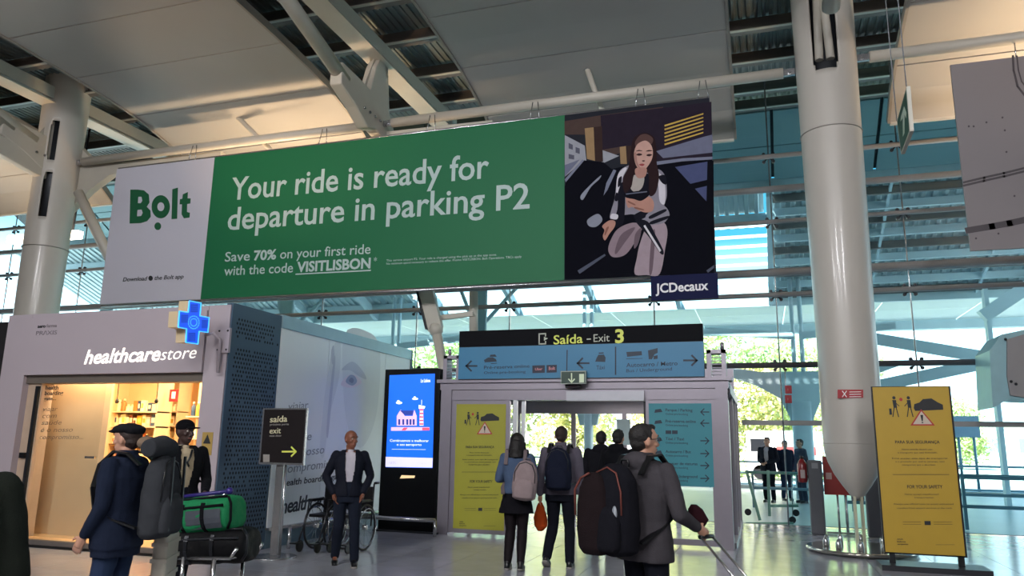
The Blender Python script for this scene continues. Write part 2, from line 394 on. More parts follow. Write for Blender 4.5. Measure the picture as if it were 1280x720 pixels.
# outdoor columns with haunches, one module apart
def ext_column(x, lab, sw=.30):
    c = empty('canopy_column', (x, 26, 0), lab, 'column', 'pale steel canopy columns outdoors')
    mb = MB().loft([((x, 26, 0), sw, .22), ((x, 26, 3.0), sw, .22)], 20, 4); mb.build('lower_shaft', ext_steel, c)
    for s in (-1, 1):
        w = MB(); P = [(x, 26, 3.95), (x+s*1.2, 26, 3.95), (x+s*2.9, 26, 4.25), (x+s*2.9, 26, 4.08), (x+s*1.3, 26, 3.5), (x+s*.62, 26, 3.1), (x+s*.36, 26, 2.5), (x+s*.30, 26, 2.2), (x, 26, 2.2)]
        P = [Vector(p)+Vector((0, -.09, 0)) for p in P]
        w.prism(P, (0, .18, 0)); w.build('haunch', ext_steel, c)
        MB().tube([(x+s*.13, 26, 3.9), (x+s*.13, 26, 7.0)], .07, 10).build('upper_shaft', ext_steel, c)
        MB().bar((x+s*.1, 26, 5.1), (x+s*2.9, 26, 5.35), .14, .22).build('tie_beam', ext_steel, c)
    return c
ext_column(1.22, 'pale blue steel column outside, seen just left of the big white column')
ext_column(-5.68, 'pale steel canopy column outside, rising above the exit sign', .14)
ext_column(-13.2, 'pale steel canopy column outside, behind the frosted mural wall')
ext_column(-20.4, 'pale steel canopy column outside, behind the shop pillar at far left')
vb = empty('canopy_strut_frame', (6.6, 26, 0), 'pale steel V-shaped struts outside, meeting beside the grey box at right', 'struts')
def A26(u, v): return at(u, v, 'Y', 26)
mb = MB().bar(A26(1085, 422), A26(1240, 448), .1, .36).build('strut', ext_steel, vb)
MB().bar(A26(1085, 485), A26(1240, 452), .1, .36).build('strut', ext_steel, vb)
MB().box((6.62, 25.9, 0), (6.74, 26.2, 6.4)).build('post', ext_steel, vb)
MB().bar(A26(1228, 396), A26(1300, 348), .3, .40).build('raking_beam', ext_steel, vb)
# ================================================================= COLUMNS INDOORS
col_m = M('column_paint', 'bdb7ae', .38, 0, .04, 1.5, coat=.2)
def column(x, y, slots, lab, cone=True, r=.45):
    c = empty('column', (x, y, 0), lab, 'column', 'white hall columns')
    n = 96; zs = [1.62, 1.635, 2.2, 3.5, 4.6, 5.6]+[5.9+.1*i for i in range(0, 46)]; rr = lambda z: r+max(0, z-3.5)*.010
    mb = MB(); vs = []
    for z in zs:
        for k in range(n):
            a = 2*math.pi*k/n; vs.append((x+rr(z)*math.cos(a), y+rr(z)*math.sin(a), z))
    fs = []
    def inslot(a, z):
        for ca, hw, z0, z1 in slots:
            d = (a-ca+math.pi) % (2*math.pi)-math.pi
            if z0 < z < z1:
                e = min(z-z0, z1-z, hw*r)/(hw*r); h = hw*math.sqrt(max(0, 1-(1-e)**2))
                if abs(d) < h: return True
        return False
    for i in range(len(zs)-1):
        for k in range(n):
            if inslot(2*math.pi*(k+.5)/n, (zs[i]+zs[i+1])/2): continue
            fs.append((i*n+k, i*n+(k+1) % n, (i+1)*n+(k+1) % n, (i+1)*n+k))
    mb.smooth = True; mb.add(vs, fs); o = mb.build('shaft', col_m, c)
    sd = o.modifiers.new('s', 'SOLIDIFY'); sd.thickness = .035; sd.offset = -1
    MB().lathe((x, y, 6.62), [(r*1.02, 0), (r*1.02, .012)], 48).build('joint_ring', M('joint_line', '8d8880', .5), c) if False else None
    MB().lathe((x, y, 5.4), [(r*.8, 0), (r*.8, 5)], 32).build('slot_shade_core', dark_m, c)  # dark core added so the slots look shaded inside
    if cone:
        MB().lathe((x, y, 0), [(.07, .80), (.12, .86), (.22, 1.0), (.32, 1.16), (.40, 1.34), (.44, 1.5), (r-.001, 1.61), (r-.001, 1.62)], 48).build('cone_foot', col_m, c)
        mb = MB()
        for a in (0, 1): mb.cbox((x-.05+.1*a, y, .43), (.035, .16, .80))
        mb.build('foot_plates', M('foot_plate_paint', 'c4c2a8', .35, .1), c)
        MB().tube([(x-.09, y, .80), (x+.09, y, .80)], .045, 12).build('hinge_pin', steel, c)
    return c
colR = column(1.36, 13.2, [(-math.pi/2-.12, .42, 7.75, 11)], 'big white column with conical foot beside the yellow sign')
MB().tube([(1.22, 12.80, 8.0), (1.26, 12.83, 9.5)], .07, 10).build('stay_rod', white_steel, colR)
MB().tube([(1.40, 12.80, 8.0), (1.34, 12.83, 9.5)], .07, 10).build('stay_rod', white_steel, colR)
MB().sph((1.30, 12.78, 9.45), (.16, .1, .22)).build('rod_clevis', steel, colR)
mb = MB(); mb.lathe((1.36, 13.2, 0), [(.78, .02), (.80, .05), (.78, .075)], 64); mb.build('base_disc', M('base_disc_steel', 'b5b2a8', .12, .8), colR)
for k in range(10):
    a = k*math.pi/5+.2; MB().lathe((1.36+.52*math.cos(a), 13.2+.52*math.sin(a), .075), [(.04, 0), (.045, .03), (.04, .1), (.015, .14)], 10).build('bolt', steel, colR)
P = Plane('Y', 12.74, -1)
lbl = MB(); patch(lbl, P, [(1047, 487), (1079, 487), (1079, 497), (1047, 498)], 0); lbl.build('red_notice', M('sign_red', 'a8222c', .5, noise=0), colR, label='small red notice plate')
mb = MB(); stroke(mb, P, [(1053, 489), (1058, 496)], .012); stroke(mb, P, [(1058, 489), (1053, 496)], .012)
for v in (490, 493, 496): stroke(mb, P, [(1062, v), (1076, v-.3)], .009)
mb.build('notice_print', white_m, colR)
colL = column(-16.09, 13.2, [(-1.02, .2, 8.0, 9.0), (-1.02, .2, 6.55, 7.7), (-2.4, .4, 6.9, 7.9)], 'white column behind the shop, at far left', True)
MB().lathe((-16.09, 13.2, 5.9), [(.495, 0), (.50, .01), (.495, .02)], 48).build('joint_line', M('joint_line', '8d8880', .5), colL)
MB().lathe((1.36, 13.2, 6.78), [(.494, 0), (.50, .008), (.494, .016)], 48).build('joint_line', M('joint_line', '8d8880', .5), colR)
# ================================================================= ROOF GIRDERS IN THE GAPS
def girder(x, lab, node=True):
    g = empty('roof_girder', (x, 13, 8), lab, 'girder', 'white roof girders running towards the glass wall')
    MB().bar((x, -6, 9.62), (x, 17.2, 9.72), .34, .30).build('top_chord', white_steel, g)
    MB().box((x-.23, -6, 9.44), (x+.23, 17.2, 9.47)).build('flange', white_steel, g)
    MB().tube([(x, 3, 8.99), (x, 9.9, 8.98), (x, 11.9, 8.42)], .14, 14).build('bottom_chord', white_steel, g)
    if node:
        # cast node: a thick plate arm from the bottom chord to the tube line with a forked upright
        prof_ = [(11.6, 8.65), (12.3, 8.63), (12.7, 8.6), (12.9, 9.2), (13.05, 9.45), (13.3, 9.45), (13.45, 8.9), (13.5, 8.5), (13.75, 8.3), (13.9, 8.0), (13.9, 7.2), (13.3, 7.2), (13.28, 7.82), (13.05, 7.86), (12.7, 7.76), (12.2, 8.0), (11.6, 8.2)]
        mb = MB().prism([(x-.13, a, b) for a, b in prof_], (.26, 0, 0)); o = mb.build('cast_node', white_steel, g); bevel(o, .03, 2)
        MB().tube([(x, 13.6, 8.3), (x, 13.4, 9.5)], .11, 12).build('upright', white_steel, g)
        MB().bar((x, 12.75, 8.6), (x, 13.15, 9.45), .05, .28).build('brace', white_steel, g)
        MB().tube([(x, 13.8, 7.6), (x, 15.8, 5.2)], .10, 12).build('raking_strut', white_steel, g)
        for k in range(5):
            MB().lathe((x+.13, 12.5+.22*k, 8.1), [(.03, 0), (.03, .03)], 8, 'X').build('bolt', steel, g)
    return g
girder(-7.42, 'white roof girder with cast fork node above the green banner')
girder(-16.1, 'white roof girder meeting the far left column')
girder(1.36, 'white roof girder over the column by the yellow sign', node=False)
la = empty('column_arm', (-16.1, 13, 7.9), 'white forked steel arm carried by the far left column', 'bracket')
mb = MB().prism([(-16.22, a, b) for a, b in [(9.5, 8.1), (11.6, 8.15), (12.7, 8.35), (12.9, 9.6), (13.2, 9.6), (13.2, 7.2), (12.9, 7.55), (11.7, 7.75), (9.5, 7.7)]], (.24, 0, 0)); bevel(mb.build('arm_plate', white_steel, la), .03)
MB().tube([(-16.1, 8, 9.25), (-16.1, 11.2, 8.75), (-16.1, 12.5, 8.4)], .15, 12).build('arm_tube', white_steel, la)
mb = MB().prism([(a, 13.46, b) for a, b in [(-15.9, 8.7), (-15.3, 8.2), (-14.6, 8.05), (-11.5, 8.02), (-11.5, 7.88), (-14.7, 7.75), (-15.3, 7.4), (-15.9, 6.9)]], (0, .2, 0)); bevel(mb.build('side_arm', white_steel, la), .02)
MB().tube([at(98, 240, 'Y', 13.2), at(148, 345, 'Y', 13.4)], .11, 12).build('raking_strut', white_steel, la)
mb = MB().prism([(a, 13.1, b) for a, b in [(-6.9, 7.98), (-4.9, 7.95), (-4.9, 7.82), (-6.4, 7.65), (-6.9, 7.4)]], (0, .2, 0)); mb.build('side_arm', white_steel, la) if False else None
# horizontal tube line from column to column
def htube(x0, x1, y, z, r, name, lab, cat, mat=white_steel, clev=True):
    t = empty(name, ((x0+x1)/2, y, z), lab, cat, 'horizontal steel tubes' if False else None)
    MB().tube([(x0+.2*clev, y, z), (x1-.2*clev, y, z)], r, 14).build('tube', mat, t)
    if clev:
        for x, s in ((x0, 1), (x1, -1)):
            MB().box((x, y-.03, z-.06), (x+s*.25, y+.03, z+.06)).build('clevis', steel, t)
            MB().tube([(x+s*.1, y-.07, z), (x+s*.1, y+.07, z)], .035, 8).build('pin', steel, t)
    return t
htube(-15.6, -7.57, 13.3, 8.09, .10, 'tie_tube', 'long white steel tube carrying the left half of the green banner', 'steel tube')
htube(-7.27, .86, 13.3, 8.09, .10, 'tie_tube', 'long white steel tube above the photo end of the banner', 'steel tube')
htube(1.86, 9.0, 13.2, 8.14, .10, 'tie_tube', 'white steel tube above the grey banner at top right', 'steel tube')
mb = MB().prism([(a, 13.45, b) for a, b in [(-7.27, 7.98), (-4.9, 7.95), (-4.9, 7.82), (-6.4, 7.8), (-7.27, 7.45)]], (0, .16, 0)); o = mb.build('node_side_arm', white_steel, None, label='short white tapered steel arm on the cast node behind the banner top', cat='bracket')
for i, (a, b, lab) in enumerate([((291, 140), (346, 195), 'thin steel strut through the warm lit ceiling above the green banner'), ((733, 84), (757, 150), 'short white strut in a slot of the teal ceiling above the banner photo')]):
    X_ = -10.6 if i == 0 else -2.55
    p, q = at(*a, 'Y', 13.48), at(*b, 'Y', 13.62)
    st = empty('ceiling_strut', p, lab, 'strut'); MB().tube([p, q], .055, 10).build('rod', white_steel, st); MB().sph(p, .08).build('rod_end', steel, st)
# ================================================================= GLASS WALL (facade)
FY = 16.9
wall = empty('wall_front', (-4, FY, 0), kind='structure')
post_x = [-24.8, -21.9, -19.0, -16.2, -13.4, -10.7, -8.0, -5.58, -2.17, .42, 3.0, 5.9, 8.8]
levels = [3.24, 4.74, 6.36, 7.86]
rail_m = M('facade_tube_paint', '9c9a9a', .4, .1, .05)
for z, r in ((3.24, .06), (4.74, .055), (5.23, .09), (6.36, .05), (7.1, .075), (7.86, .055)):
    MB().tube([(-26, FY-.12, z), (10, FY-.12, z)], r, 12).build('facade_tube', rail_m if z > 4 else M('facade_tube_dark', '4a494d', .4), wall)
MB().box((-26, FY-.06, 2.0), (-5.5, FY+.06, 2.1)).box((-.4, FY-.06, 2.0), (10, FY+.06, 2.1)).build('transom', rail_m, wall)
for x in post_x:
    MB().tube([(x, FY-.06, 0 if not -5.4 < x < -.5 else 3.3), (x, FY-.06, 9.85)], .016, 8).build('cable', steel, wall)
    for z in levels:
        mb = MB()
        for sx_, sz in ((-1, -1), (-1, 1), (1, -1), (1, 1)):
            mb.tube([(x, FY-.08, z), (x+sx_*.10, FY-.04, z+sz*.09)], .018, 8); mb.lathe((x+sx_*.10, FY-.04, z+sz*.09), [(.035, -.02), (.035, .03)], 10, 'Y')
        mb.build('spider_fitting', dark_m, wall)
zz = [0, 2.05]+levels+[9.85]
for a, b in zip([-26]+post_x, post_x+[10]):
    for z0, z1 in zip(zz[:-1], zz[1:]):
        if -5.6 < (a+b)/2 < -.3 and z1 < 3.3: continue
        MB().box((a+.01, FY, z0+.01), (b-.01, FY+.012, z1-.01)).build('pane', glass_m, wall)
# facade masts (twin plates) on the left part
def mast(x, lab):
    c = empty('facade_mast', (x, 17.4, 0), lab, 'mast', 'pale masts behind the glass wall')
    mb = MB()
    for s in (-1, 1): mb.tube([(x+s*.17, 17.45, 0), (x+s*.17, 17.45, 9.0)], .055, 10)
    mb.build('twin_posts', ext_steel, c)
    pl = MB().prism([(a, 17.4, b) for a, b in [(x-.2, 5.3), (x+.2, 5.3), (x+.16, 4.4), (x+.05, 4.0), (x-.05, 4.0), (x-.16, 4.4)]], (0, .08, 0)); pl.build('node_plate', ext_steel, c)
    for s in (-1, 1): MB().tube([(x+s*.1, 17.45, 4.4), (x+s*2.1, 19.5, 7.6)], .05, 8).build('stay', ext_steel, c)
    return c
mast(-6.6, 'pale twin-post mast behind the glass just left of the exit sign')
mast(-12.2, 'pale twin-post mast behind the glass above the frosted wall')
mast(-18.5, 'pale twin-post mast seen between far left column and banner')
# inside raking node left of the portal (dark edged strut under the banner)
rk = empty('raking_strut', (-5.8, 13.6, 0), 'white raking strut with dark edge rising beside the door portal', 'strut')
p0, p1, p2 = at(530, 352, 'Y', 13.9), at(545, 412, 'Y', 13.9), at(556, 470, 'Y', 13.9)
MB().bar(p0, p1, .30, .12).build('plate_arm', white_steel, rk)
MB().bar(p0+Vector((-.17, -.05, 0)), p1+Vector((-.17, -.05, 0)), .04, .12).build('dark_edge', dark_m, rk)
MB().tube([p1, p2, at(560, 520, 'Y', 13.9)], .10, 12).build('rod', white_steel, rk)
MB().sph(p1, .15).build('knuckle', white_steel, rk)
MB().tube([at(592, 365, 'Y', 14.2), at(592, 420, 'Y', 14.2)], .09, 12).build('post', white_steel, rk)
MB().bar(at(545, 398, 'Y', 14.1), at(592, 392, 'Y', 14.1), .08, .10).build('link', white_steel, rk)
# hanging floor: low handrails and bumper rails
def rail(pts, z, r, lab, post_every=1, name='bumper_rail', cat='rail', mid=None, mat=steel):
    c = empty(name, (pts[0][0], pts[0][1], 0), lab, cat)
    MB().tube([(x, y, z) for x, y in pts], r, 12).build('top_rail', mat, c)
    if mid: 
        for m_ in mid: MB().tube([(x, y, m_) for x, y in pts], r*.6, 8).build('mid_rail', mat, c)
    for x, y in pts[::post_every]:
        MB().tube([(x, y, 0), (x, y, z)], r*.9, 10).build('post', mat, c)
    return c
rail([(-6.75, 12.15), (-5.28, 12.15)], .26, .035, 'low steel bumper rail in front of the black screen kiosk')
rail([(-6.62, 9.95), (-6.62, 11.6), (-6.62, 13.6)], .30, .03, 'low steel bumper rail along the frosted mural wall')
rail([(-6.62, 8.35), (-6.55, 8.78)], .32, .03, 'short steel bumper rail beside the dark exit sign stand')
# ================================================================= DOOR PORTAL
PY = 12.5; portal = empty('door_1', (-2.95, PY, 0), kind='structure')
def pb(a, b, n='frame_bar', m=alu): return MB().box(a, b).build(n, m, portal)
pb((-5.42, PY, 2.46), (-.47, PY+.35, 2.58), 'header'); pb((-5.47, PY-.05, 2.58), (-.42, PY+.4, 2.64), 'header_cap')
pb((-5.40, PY+.02, 2.28), (-.49, PY+.3, 2.45), 'header_lower')
for a, b in ((-5.40, -5.20), (-.68, -.49)): pb((a, PY, 0), (b, PY+.3, 2.46), 'jamb')
def leaf(x0, x1, lab):
    l = MB().box((x0+.09, PY+.04, .04), (x1-.09, PY+.10, .13)).box((x0+.09, PY+.04, 2.20), (x1-.09, PY+.10, 2.28)).box((x0, PY+.035, .04), (x0+.09, PY+.10, 2.28)).box((x1-.09, PY+.035, .04), (x1, PY+.10, 2.28))
    o = l.build('door_leaf', alu, portal, label=lab); 
    g = MB().box((x0+.09, PY+.06, .13), (x1-.09, PY+.075, 2.20)).build('leaf_glass', glass_d, o) if False else None
    MB().box((x0+.09, PY+.062, .13), (x1-.09, PY+.074, 2.20)).build('leaf_glass', glass_d, portal)
    return o
leaf(-5.20, -4.12, 'aluminium framed door leaf with the yellow poster'); leaf(-1.80, -.68, 'aluminium framed door leaf with the teal poster')
pb((-4.06, PY+.03, 0), (-3.99, PY+.09, 2.28), 'leaf_stile', M('bright_stile', 'd6d8dc', .3, .5)); pb((-3.93, PY+.1, 0), (-3.87, PY+.16, 2.28), 'leaf_stile', M('bright_stile', 'd6d8dc'))
pb((-3.10, PY-.06, 2.26), (-1.80, PY+.04, 2.42), 'door_operator_cover', M('operator_cover', 'a9a9b0', .4, .4))
MB().box((-1.82, PY+.02, 1.75), (-1.79, PY+.06, 2.25)).build('rubber_seal', dark_m, portal)
# vestibule: side walls, roof and outer doors
for x in (-5.38, -.52):
    for z0, z1 in ((.04, 2.28),):
        MB().box((x, PY+.32, z0), (x+.012, 16.7, z1)).build('side_pane', glass_d, portal)
    for y in (14.0, 15.4, 16.75): MB().box((x-.04, y-.04, 0), (x+.05, y+.04, 2.5)).build('side_post', alu, portal)
    MB().box((x-.05, PY+.3, 0), (x+.06, 16.8, .08)).box((x-.05, PY+.3, 2.40), (x+.06, 16.8, 2.56)).build('side_rail', alu, portal)
MB().box((-5.38, PY+.3, 2.5), (-.5, 16.8, 2.56)).build('vestibule_ceiling', M('vestibule_white', 'c9c9c9', .5), portal)
area('vestibule_fill', (-2.95, 14.6, 2.46), 1.6, 45, (1, .97, .93))  # fill light and glowing panel added to brighten the dark vestibule top
MB().box((-3.7, 14.2, 2.47), (-2.2, 15.0, 2.495)).build('added_light_panel', M('vest_fill_glow', 'fff6ea', .5, noise=0, emit=3), portal)
for x in (-5.3, -4.0, -2.86, -1.75, -.62): MB().box((x-.05, 16.72, 0), (x+.05, 16.80, 2.4)).build('outer_stile', alu, portal)
MB().box((-5.38, 16.7, 2.22), (-.5, 16.82, 2.5)).build('outer_header', alu, portal)
MB().box((-3.95, 16.74, .03), (-2.9, 16.755, 2.2)).build('outer_glass', glass_d, portal); MB().box((-5.25, 16.74, .03), (-4.05, 16.755, 2.2)).build('outer_glass', glass_d, portal)
mb = MB()
for x0, x1 in ((-3.95, -2.95), (-1.7, -.7)):
    for k in range(9):
        a = x0+k*.11; mb.prism([(a, 16.73, 1.28), (a+.05, 16.73, 1.28), (a+.17, 16.73, 1.10), (a+.12, 16.73, 1.10)], (0, .004, 0))
mb.build('hatch_marking', M('hatch_dark', '50525a', .5), portal)
MB().box((-3.02, 16.68, 1.55), (-2.72, 16.70, 2.1)).build('door_notice', M('notice_grey', '8fa3a8', .5), portal)
# crown above header: grille boxes with posts
for x0, x1 in ((-5.40, -5.08), (-.80, -.50)):
    mb = MB().box((x0, PY+.05, 2.64), (x0+.07, PY+.3, 3.08)).box((x1-.07, PY+.05, 2.64), (x1, PY+.3, 3.08)).box((x0, PY+.05, 3.02), (x1, PY+.3, 3.08))
    mb.build('crown_frame', alu, portal)
    for k in range(6): MB().box((x0+.07, PY+.1, 2.68+k*.055), (x1-.07, PY+.16, 2.69+k*.055)).build('crown_slat', alu, portal)
for x in (-5.3, -.55): MB().lathe((x, PY+.1, 3.08), [(.03, 0), (.03, .1), (.015, .12)], 10).build('finial', alu, portal)
pb((-5.40, 16.0, 2.64), (-.5, 16.1, 3.1), 'rear_crown')
# posters inside the door leaves
dark_print = M('print_dark', '202226', .6, noise=0); dgrey = M('print_grey', '6b6a3c', .6, noise=0)
def pictos(mb, pl, u0, v0, s):
    """two travellers, a car and the warning triangle; s = pixels per unit"""
    def q(x, y): return (u0+x*s, v0+y*s)
    for ox, d in ((0, 1), (4.6, -1)):
        c = [(math.cos(a)*.55+1+ox, math.sin(a)*.55) for a in [k*math.pi/4 for k in range(8)]]
        patch(mb, pl, [q(x, y) for x, y in c])
        patch(mb, pl, [q(x+ox, y) for x, y in [(.4, .7), (1.6, .7), (1.7, 3.2), (.6, 3.2)]])
        stroke(mb, pl, [q(.8+ox, 3), q(.1+ox, 6)], .012 if s < 6 else .02); stroke(mb, pl, [q(1.4+ox, 3), q(1.9+ox, 6)], .012 if s < 6 else .02)
        stroke(mb, pl, [q(1+ox, 1.2), q(1+ox+d*1.4, 2.6)], .010)
    patch(mb, pl, [q(-.9, 3.4), q(-.1, 3.4), q(-.1, 5.4), q(-.9, 5.4)])
    car = [(7, 3.3), (7.3, 2), (9, 1.5), (10.2, .4), (13, .2), (14.8, 1.4), (16.4, 2.2), (16.4, 3.8), (7.4, 4.2)]
    patch(mb, pl, [q(x, y) for x, y in car])
def poster(name, par, lab, x0, x1, z0, z1, y, colm, build):
    p = MB().box((x0, y-.006, z0), (x1, y, z1)).build(name, colm, par, label=lab); build(Plane('Y', y-.006, -1), p); return p
yellow = M('poster_yellow', '9d9a2c', .5, noise=.03); ymat2 = M('sign_yellow', 'b8962c', .5, noise=.03)
class Slant(Plane):
    """the same plane read along the slanting edge of the board"""
    def __init__(s, pl, k, v0): s.ax, s.val, s.out, s.k, s.v0 = pl.ax, pl.val, pl.out, k, v0
    def __call__(s, u, v, lift=0): return Plane.__call__(s, u+s.k*(v-s.v0), v, lift)
def safety(pl, par, u, v, W, H, ts=1.0):
    """u,v: top-left pixel; W,H: pixel size"""
    org = ORG[portal] if par is not None else None
    mb = MB(); pictos(mb, pl, u+W*.22, v+H*.065, W/24.5); root = portal_or(par)
    cx, cy = u+W*.60, v+H*.19
    ptext(mb, pl, 'PARA SUA SEGURANÇA', (u+W*.22, v+H*.345), (u+W*.80, v+H*.345), H*.018, bold=.01)
    ptext(mb, pl, 'FOR YOUR SAFETY', (u+W*.32, v+H*.62), (u+W*.78, v+H*.62), H*.02, bold=.01)
    for a, b, t, vv in ((.30, .70, 'Neste sentido deverá usar', .385), (.24, .76, 'o transporte que está licenciado,', .405), (.16, .88, 'Evite aceitar este tipo de transporte', .44), (.2, .84, 'e o prestado por outras pessoas, nem', .46), (.28, .72, 'transportes que o abordem.', .48), (.28, .72, 'Never accept unauthorised', .66), (.4, .66, 'transportation.', .68), (.12, .90, 'Always use official taxis to avoid unlicensed', .72), (.16, .88, 'transfers from airport services at the curb.', .745)):
        ptext(mb, pl, t, (u+W*a, v+H*vv), (u+W*b, v+H*vv), H*.009)
    stroke(mb, pl, [(u+W*.15, v+H*.535), (u+W*.88, v+H*.535)], .006)
    patch(mb, pl, [(u+W*.50, v+H*.82), (u+W*.58, v+H*.82), (u+W*.58, v+H*.845), (u+W*.50, v+H*.845)])
    for vv in (.825, .84): stroke(mb, pl, [(u+W*.22, v+H*vv), (u+W*.45, v+H*vv)], .004); stroke(mb, pl, [(u+W*.62, v+H*vv), (u+W*.86, v+H*vv)], .004)
    for k, t in enumerate(('ANA', 'lisboa', 'aeroportos')): ptext(mb, pl, t, (u+W*.12, v+H*(.935+k*.015)), (u+W*(.20+k*.03), v+H*(.935+k*.015)), H*.008, bold=.02)
    stroke(mb, pl, [(u+W*.62, v+H*.965), (u+W*.86, v+H*.965)], .004)
    mb.build('print', dark_print, root, kind='stuff')
    mb = MB(); patch(mb, pl, [(cx, cy-H*.055), (cx+W*.16, cy+H*.045), (cx-W*.16, cy+H*.045)], .004); mb.build('triangle_red', M('print_red', 'b0302c', .5, noise=0), root)
    mb = MB(); patch(mb, pl, [(cx, cy-H*.043), (cx+W*.125, cy+H*.037), (cx-W*.125, cy+H*.037)], .006); mb.build('triangle_white', M('print_offwhite', 'c9b9a8', .5, noise=0), root)
    mb = MB(); patch(mb, pl, [(cx-W*.018, cy-H*.02), (cx+W*.018, cy-H*.02), (cx+W*.008, cy+H*.018), (cx-W*.008, cy+H*.018)], .008); patch(mb, pl, [(cx-W*.01, cy+H*.023), (cx+W*.01, cy+H*.023), (cx+W*.01, cy+H*.03), (cx-W*.01, cy+H*.03)], .008); mb.build('exclamation', dark_print, root)
    mb = MB(); c0 = (u+W*.35, v+H*.075)
    patch(mb, pl, [(c0[0]+math.cos(a)*W*.022, c0[1]+math.sin(a)*H*.011) for a in [k*math.pi/5 for k in range(10)]], .003); mb.build('red_dot', M('print_red', ''), root)
def portal_or(p): return p
yp = MB().box((-5.11, PY+.03, .11), (-4.19, PY+.04, 2.21)).build('yellow_poster', yellow, portal, label='yellow safety poster filling the left door leaf')
safety(Slant(Plane('Y', PY+.03, -1), -.02, 506), portal, 570, 506, 61, 157)
# teal direction poster
tealm = M('poster_teal', '2f8390', .5, noise=.03)
tp = MB().box((-1.74, PY+.03, .93), (-.75, PY+.04, 2.22)).build('teal_poster', tealm, portal, label='teal direction poster on the right door leaf')
pl = Plane('Y', PY+.03, -1); mb = MB(); navy = M('print_navy', '122a3c', .5, noise=0)
rows = [(513, -1, 'Parque / Parking'), (527, -1, 'Pré-reserva online'), (549, 1, 'Táxi / Taxi'), (565, 1, 'Autocarro / Bus'), (580, 1, 'Aluguer de viaturas'), (596, 1, 'Metro / Underground')]
for v, d, t in rows:
    ptext(mb, pl, t, (832, v+1), (832+len(t)*2.1, v+1.5), 3.4, bold=.01); ptext(mb, pl, 'Online pre-booking', (832, v+5.5), (860, v+6), 2.4)
    a, b = (876, v+2), (886, v+2); tip, back = (a, 1) if d < 0 else (b, -1)
    stroke(mb, pl, [a, b], .016); stroke(mb, pl, [(tip[0]+back*4, v-2), tip, (tip[0]+back*4, v+6)], .016)
    patch(mb, pl, [(819, v-1), (826, v-2), (828, v+2), (818, v+3)])
for u in (832, 840): patch(mb, pl, [(u, 538), (u+7, 538), (u+7, 542.5), (u, 542.5)])
mb.build('print', navy, portal, kind='stuff')
# ================================================================= EXIT SIGN BOARD
SY = 12.42
sign = empty('exit_sign_board', (-2.94, SY, 2.63), 'wide blue direction board with black top strip reading Saída - Exit 3', 'sign')
MB().box((-5.05, SY, 2.63), (-.83, SY+.1, 3.49)).build('board', M('sign_back', '2c3038', .5), sign)
MB().box((-5.05, SY-.006, 2.64), (-.83, SY, 3.20)).build('blue_field', M('sign_blue', '2f79a0', .45, noise=.02), sign)
MB().box((-5.05, SY-.006, 3.205), (-.83, SY, 3.49)).build('black_strip', M('sign_black', '0d0e13', .8, noise=0, spec=.2), sign)
pl = Plane('Y', SY-.006, -1)
mb = MB(); ptext(mb, pl, 'Saída', (692, 430.5), (728.5, 428.5), 11, bold=.012); ptext(mb, pl, '3', (769, 428.5), (780, 428), 16, bold=.03); mb.build('yellow_lettering', M('sign_lime', 'c9cf5a', .5, noise=0, emit=.15), sign, kind='stuff')
mb = MB(); ptext(mb, pl, 'Exit', (742, 427.5), (762, 426.6), 9.5); stroke(mb, pl, [(734, 424), (738, 423.8)], .02); 
stroke(mb, pl, [(682, 420), (682, 417), (674, 417.5), (674, 430), (682, 429.7), (682, 427)], .022); patch(mb, pl, [(680, 421), (685, 423), (680, 426)])
mb.build('white_lettering', M('sign_offwhite', 'b9bdb0', .5, noise=0), sign)
mb = MB()
def arrow(mb, pl, x0, x1, v, w, d, hd=5):
    stroke(mb, pl, [(x0, v), (x1, v)], w); t = x0 if d < 0 else x1; stroke(mb, pl, [(t-d*hd, v-hd), (t, v), (t-d*hd, v+hd)], w)
arrow(mb, pl, 583, 596, 457.5, .03, -1, 6); arrow(mb, pl, 722, 736, 454, .03, -1, 6); arrow(mb, pl, 855, 871, 450.5, .03, 1, 6)
stroke(mb, pl, [(709, 438), (708.5, 466)], .018); stroke(mb, pl, [(769.5, 434), (769.5, 468)], .022)
ptext(mb, pl, 'Pré-reserva online', (605, 461.5), (662, 459.5), 4.2, bold=.004); ptext(mb, pl, 'Online pre-booking', (605, 467.5), (657, 466), 3.2)
ptext(mb, pl, 'Táxi', (745.5, 462), (756, 461.5), 5); ptext(mb, pl, 'Autocarro / Metro', (783, 459), (847, 456.5), 5, bold=.006); ptext(mb, pl, 'Bus / Underground', (783, 465.5), (840, 463), 4)
patch(mb, pl, [(605, 450), (610, 447), (616, 446.5), (620, 449), (621, 452), (606, 453)]); patch(mb, pl, [(612, 446), (613, 443.5), (619, 443), (621, 446)]); stroke(mb, pl, [(614, 454.5), (621, 454)], .012)
patch(mb, pl, [(744, 452), (746, 447), (748, 443.5), (755, 443.2), (757, 447), (756.5, 452.5)]); stroke(mb, pl, [(749, 441.5), (754, 441.2)], .02)
patch(mb, pl, [(783, 440), (802, 439), (802.5, 444), (784, 446)]); stroke(mb, pl, [(783, 448.5), (803, 448)], .008)
patch(mb, pl, [(810, 438), (822, 435), (822, 441), (818, 443), (815, 449), (811, 449)]); patch(mb, pl, [(817, 445), (822, 444), (822, 448.5), (817, 449)])
mb.build('print', navy, sign, kind='stuff')
mb = MB(); patch(mb, pl, [(665.5, 457), (681, 456.5), (681, 466), (665.5, 466.5)]); patch(mb, pl, [(683.3, 456.4), (696, 456), (696, 465.5), (683.3, 466)]); mb.build('navy_tabs', M('tab_navy', '141a33', .5, noise=0), sign)
mb = MB(); ptext(mb, pl, 'Uber', (669, 463), (678, 462.6), 3, bold=.02); ptext(mb, pl, 'Bolt', (686, 462.6), (694, 462.2), 4, bold=.02)
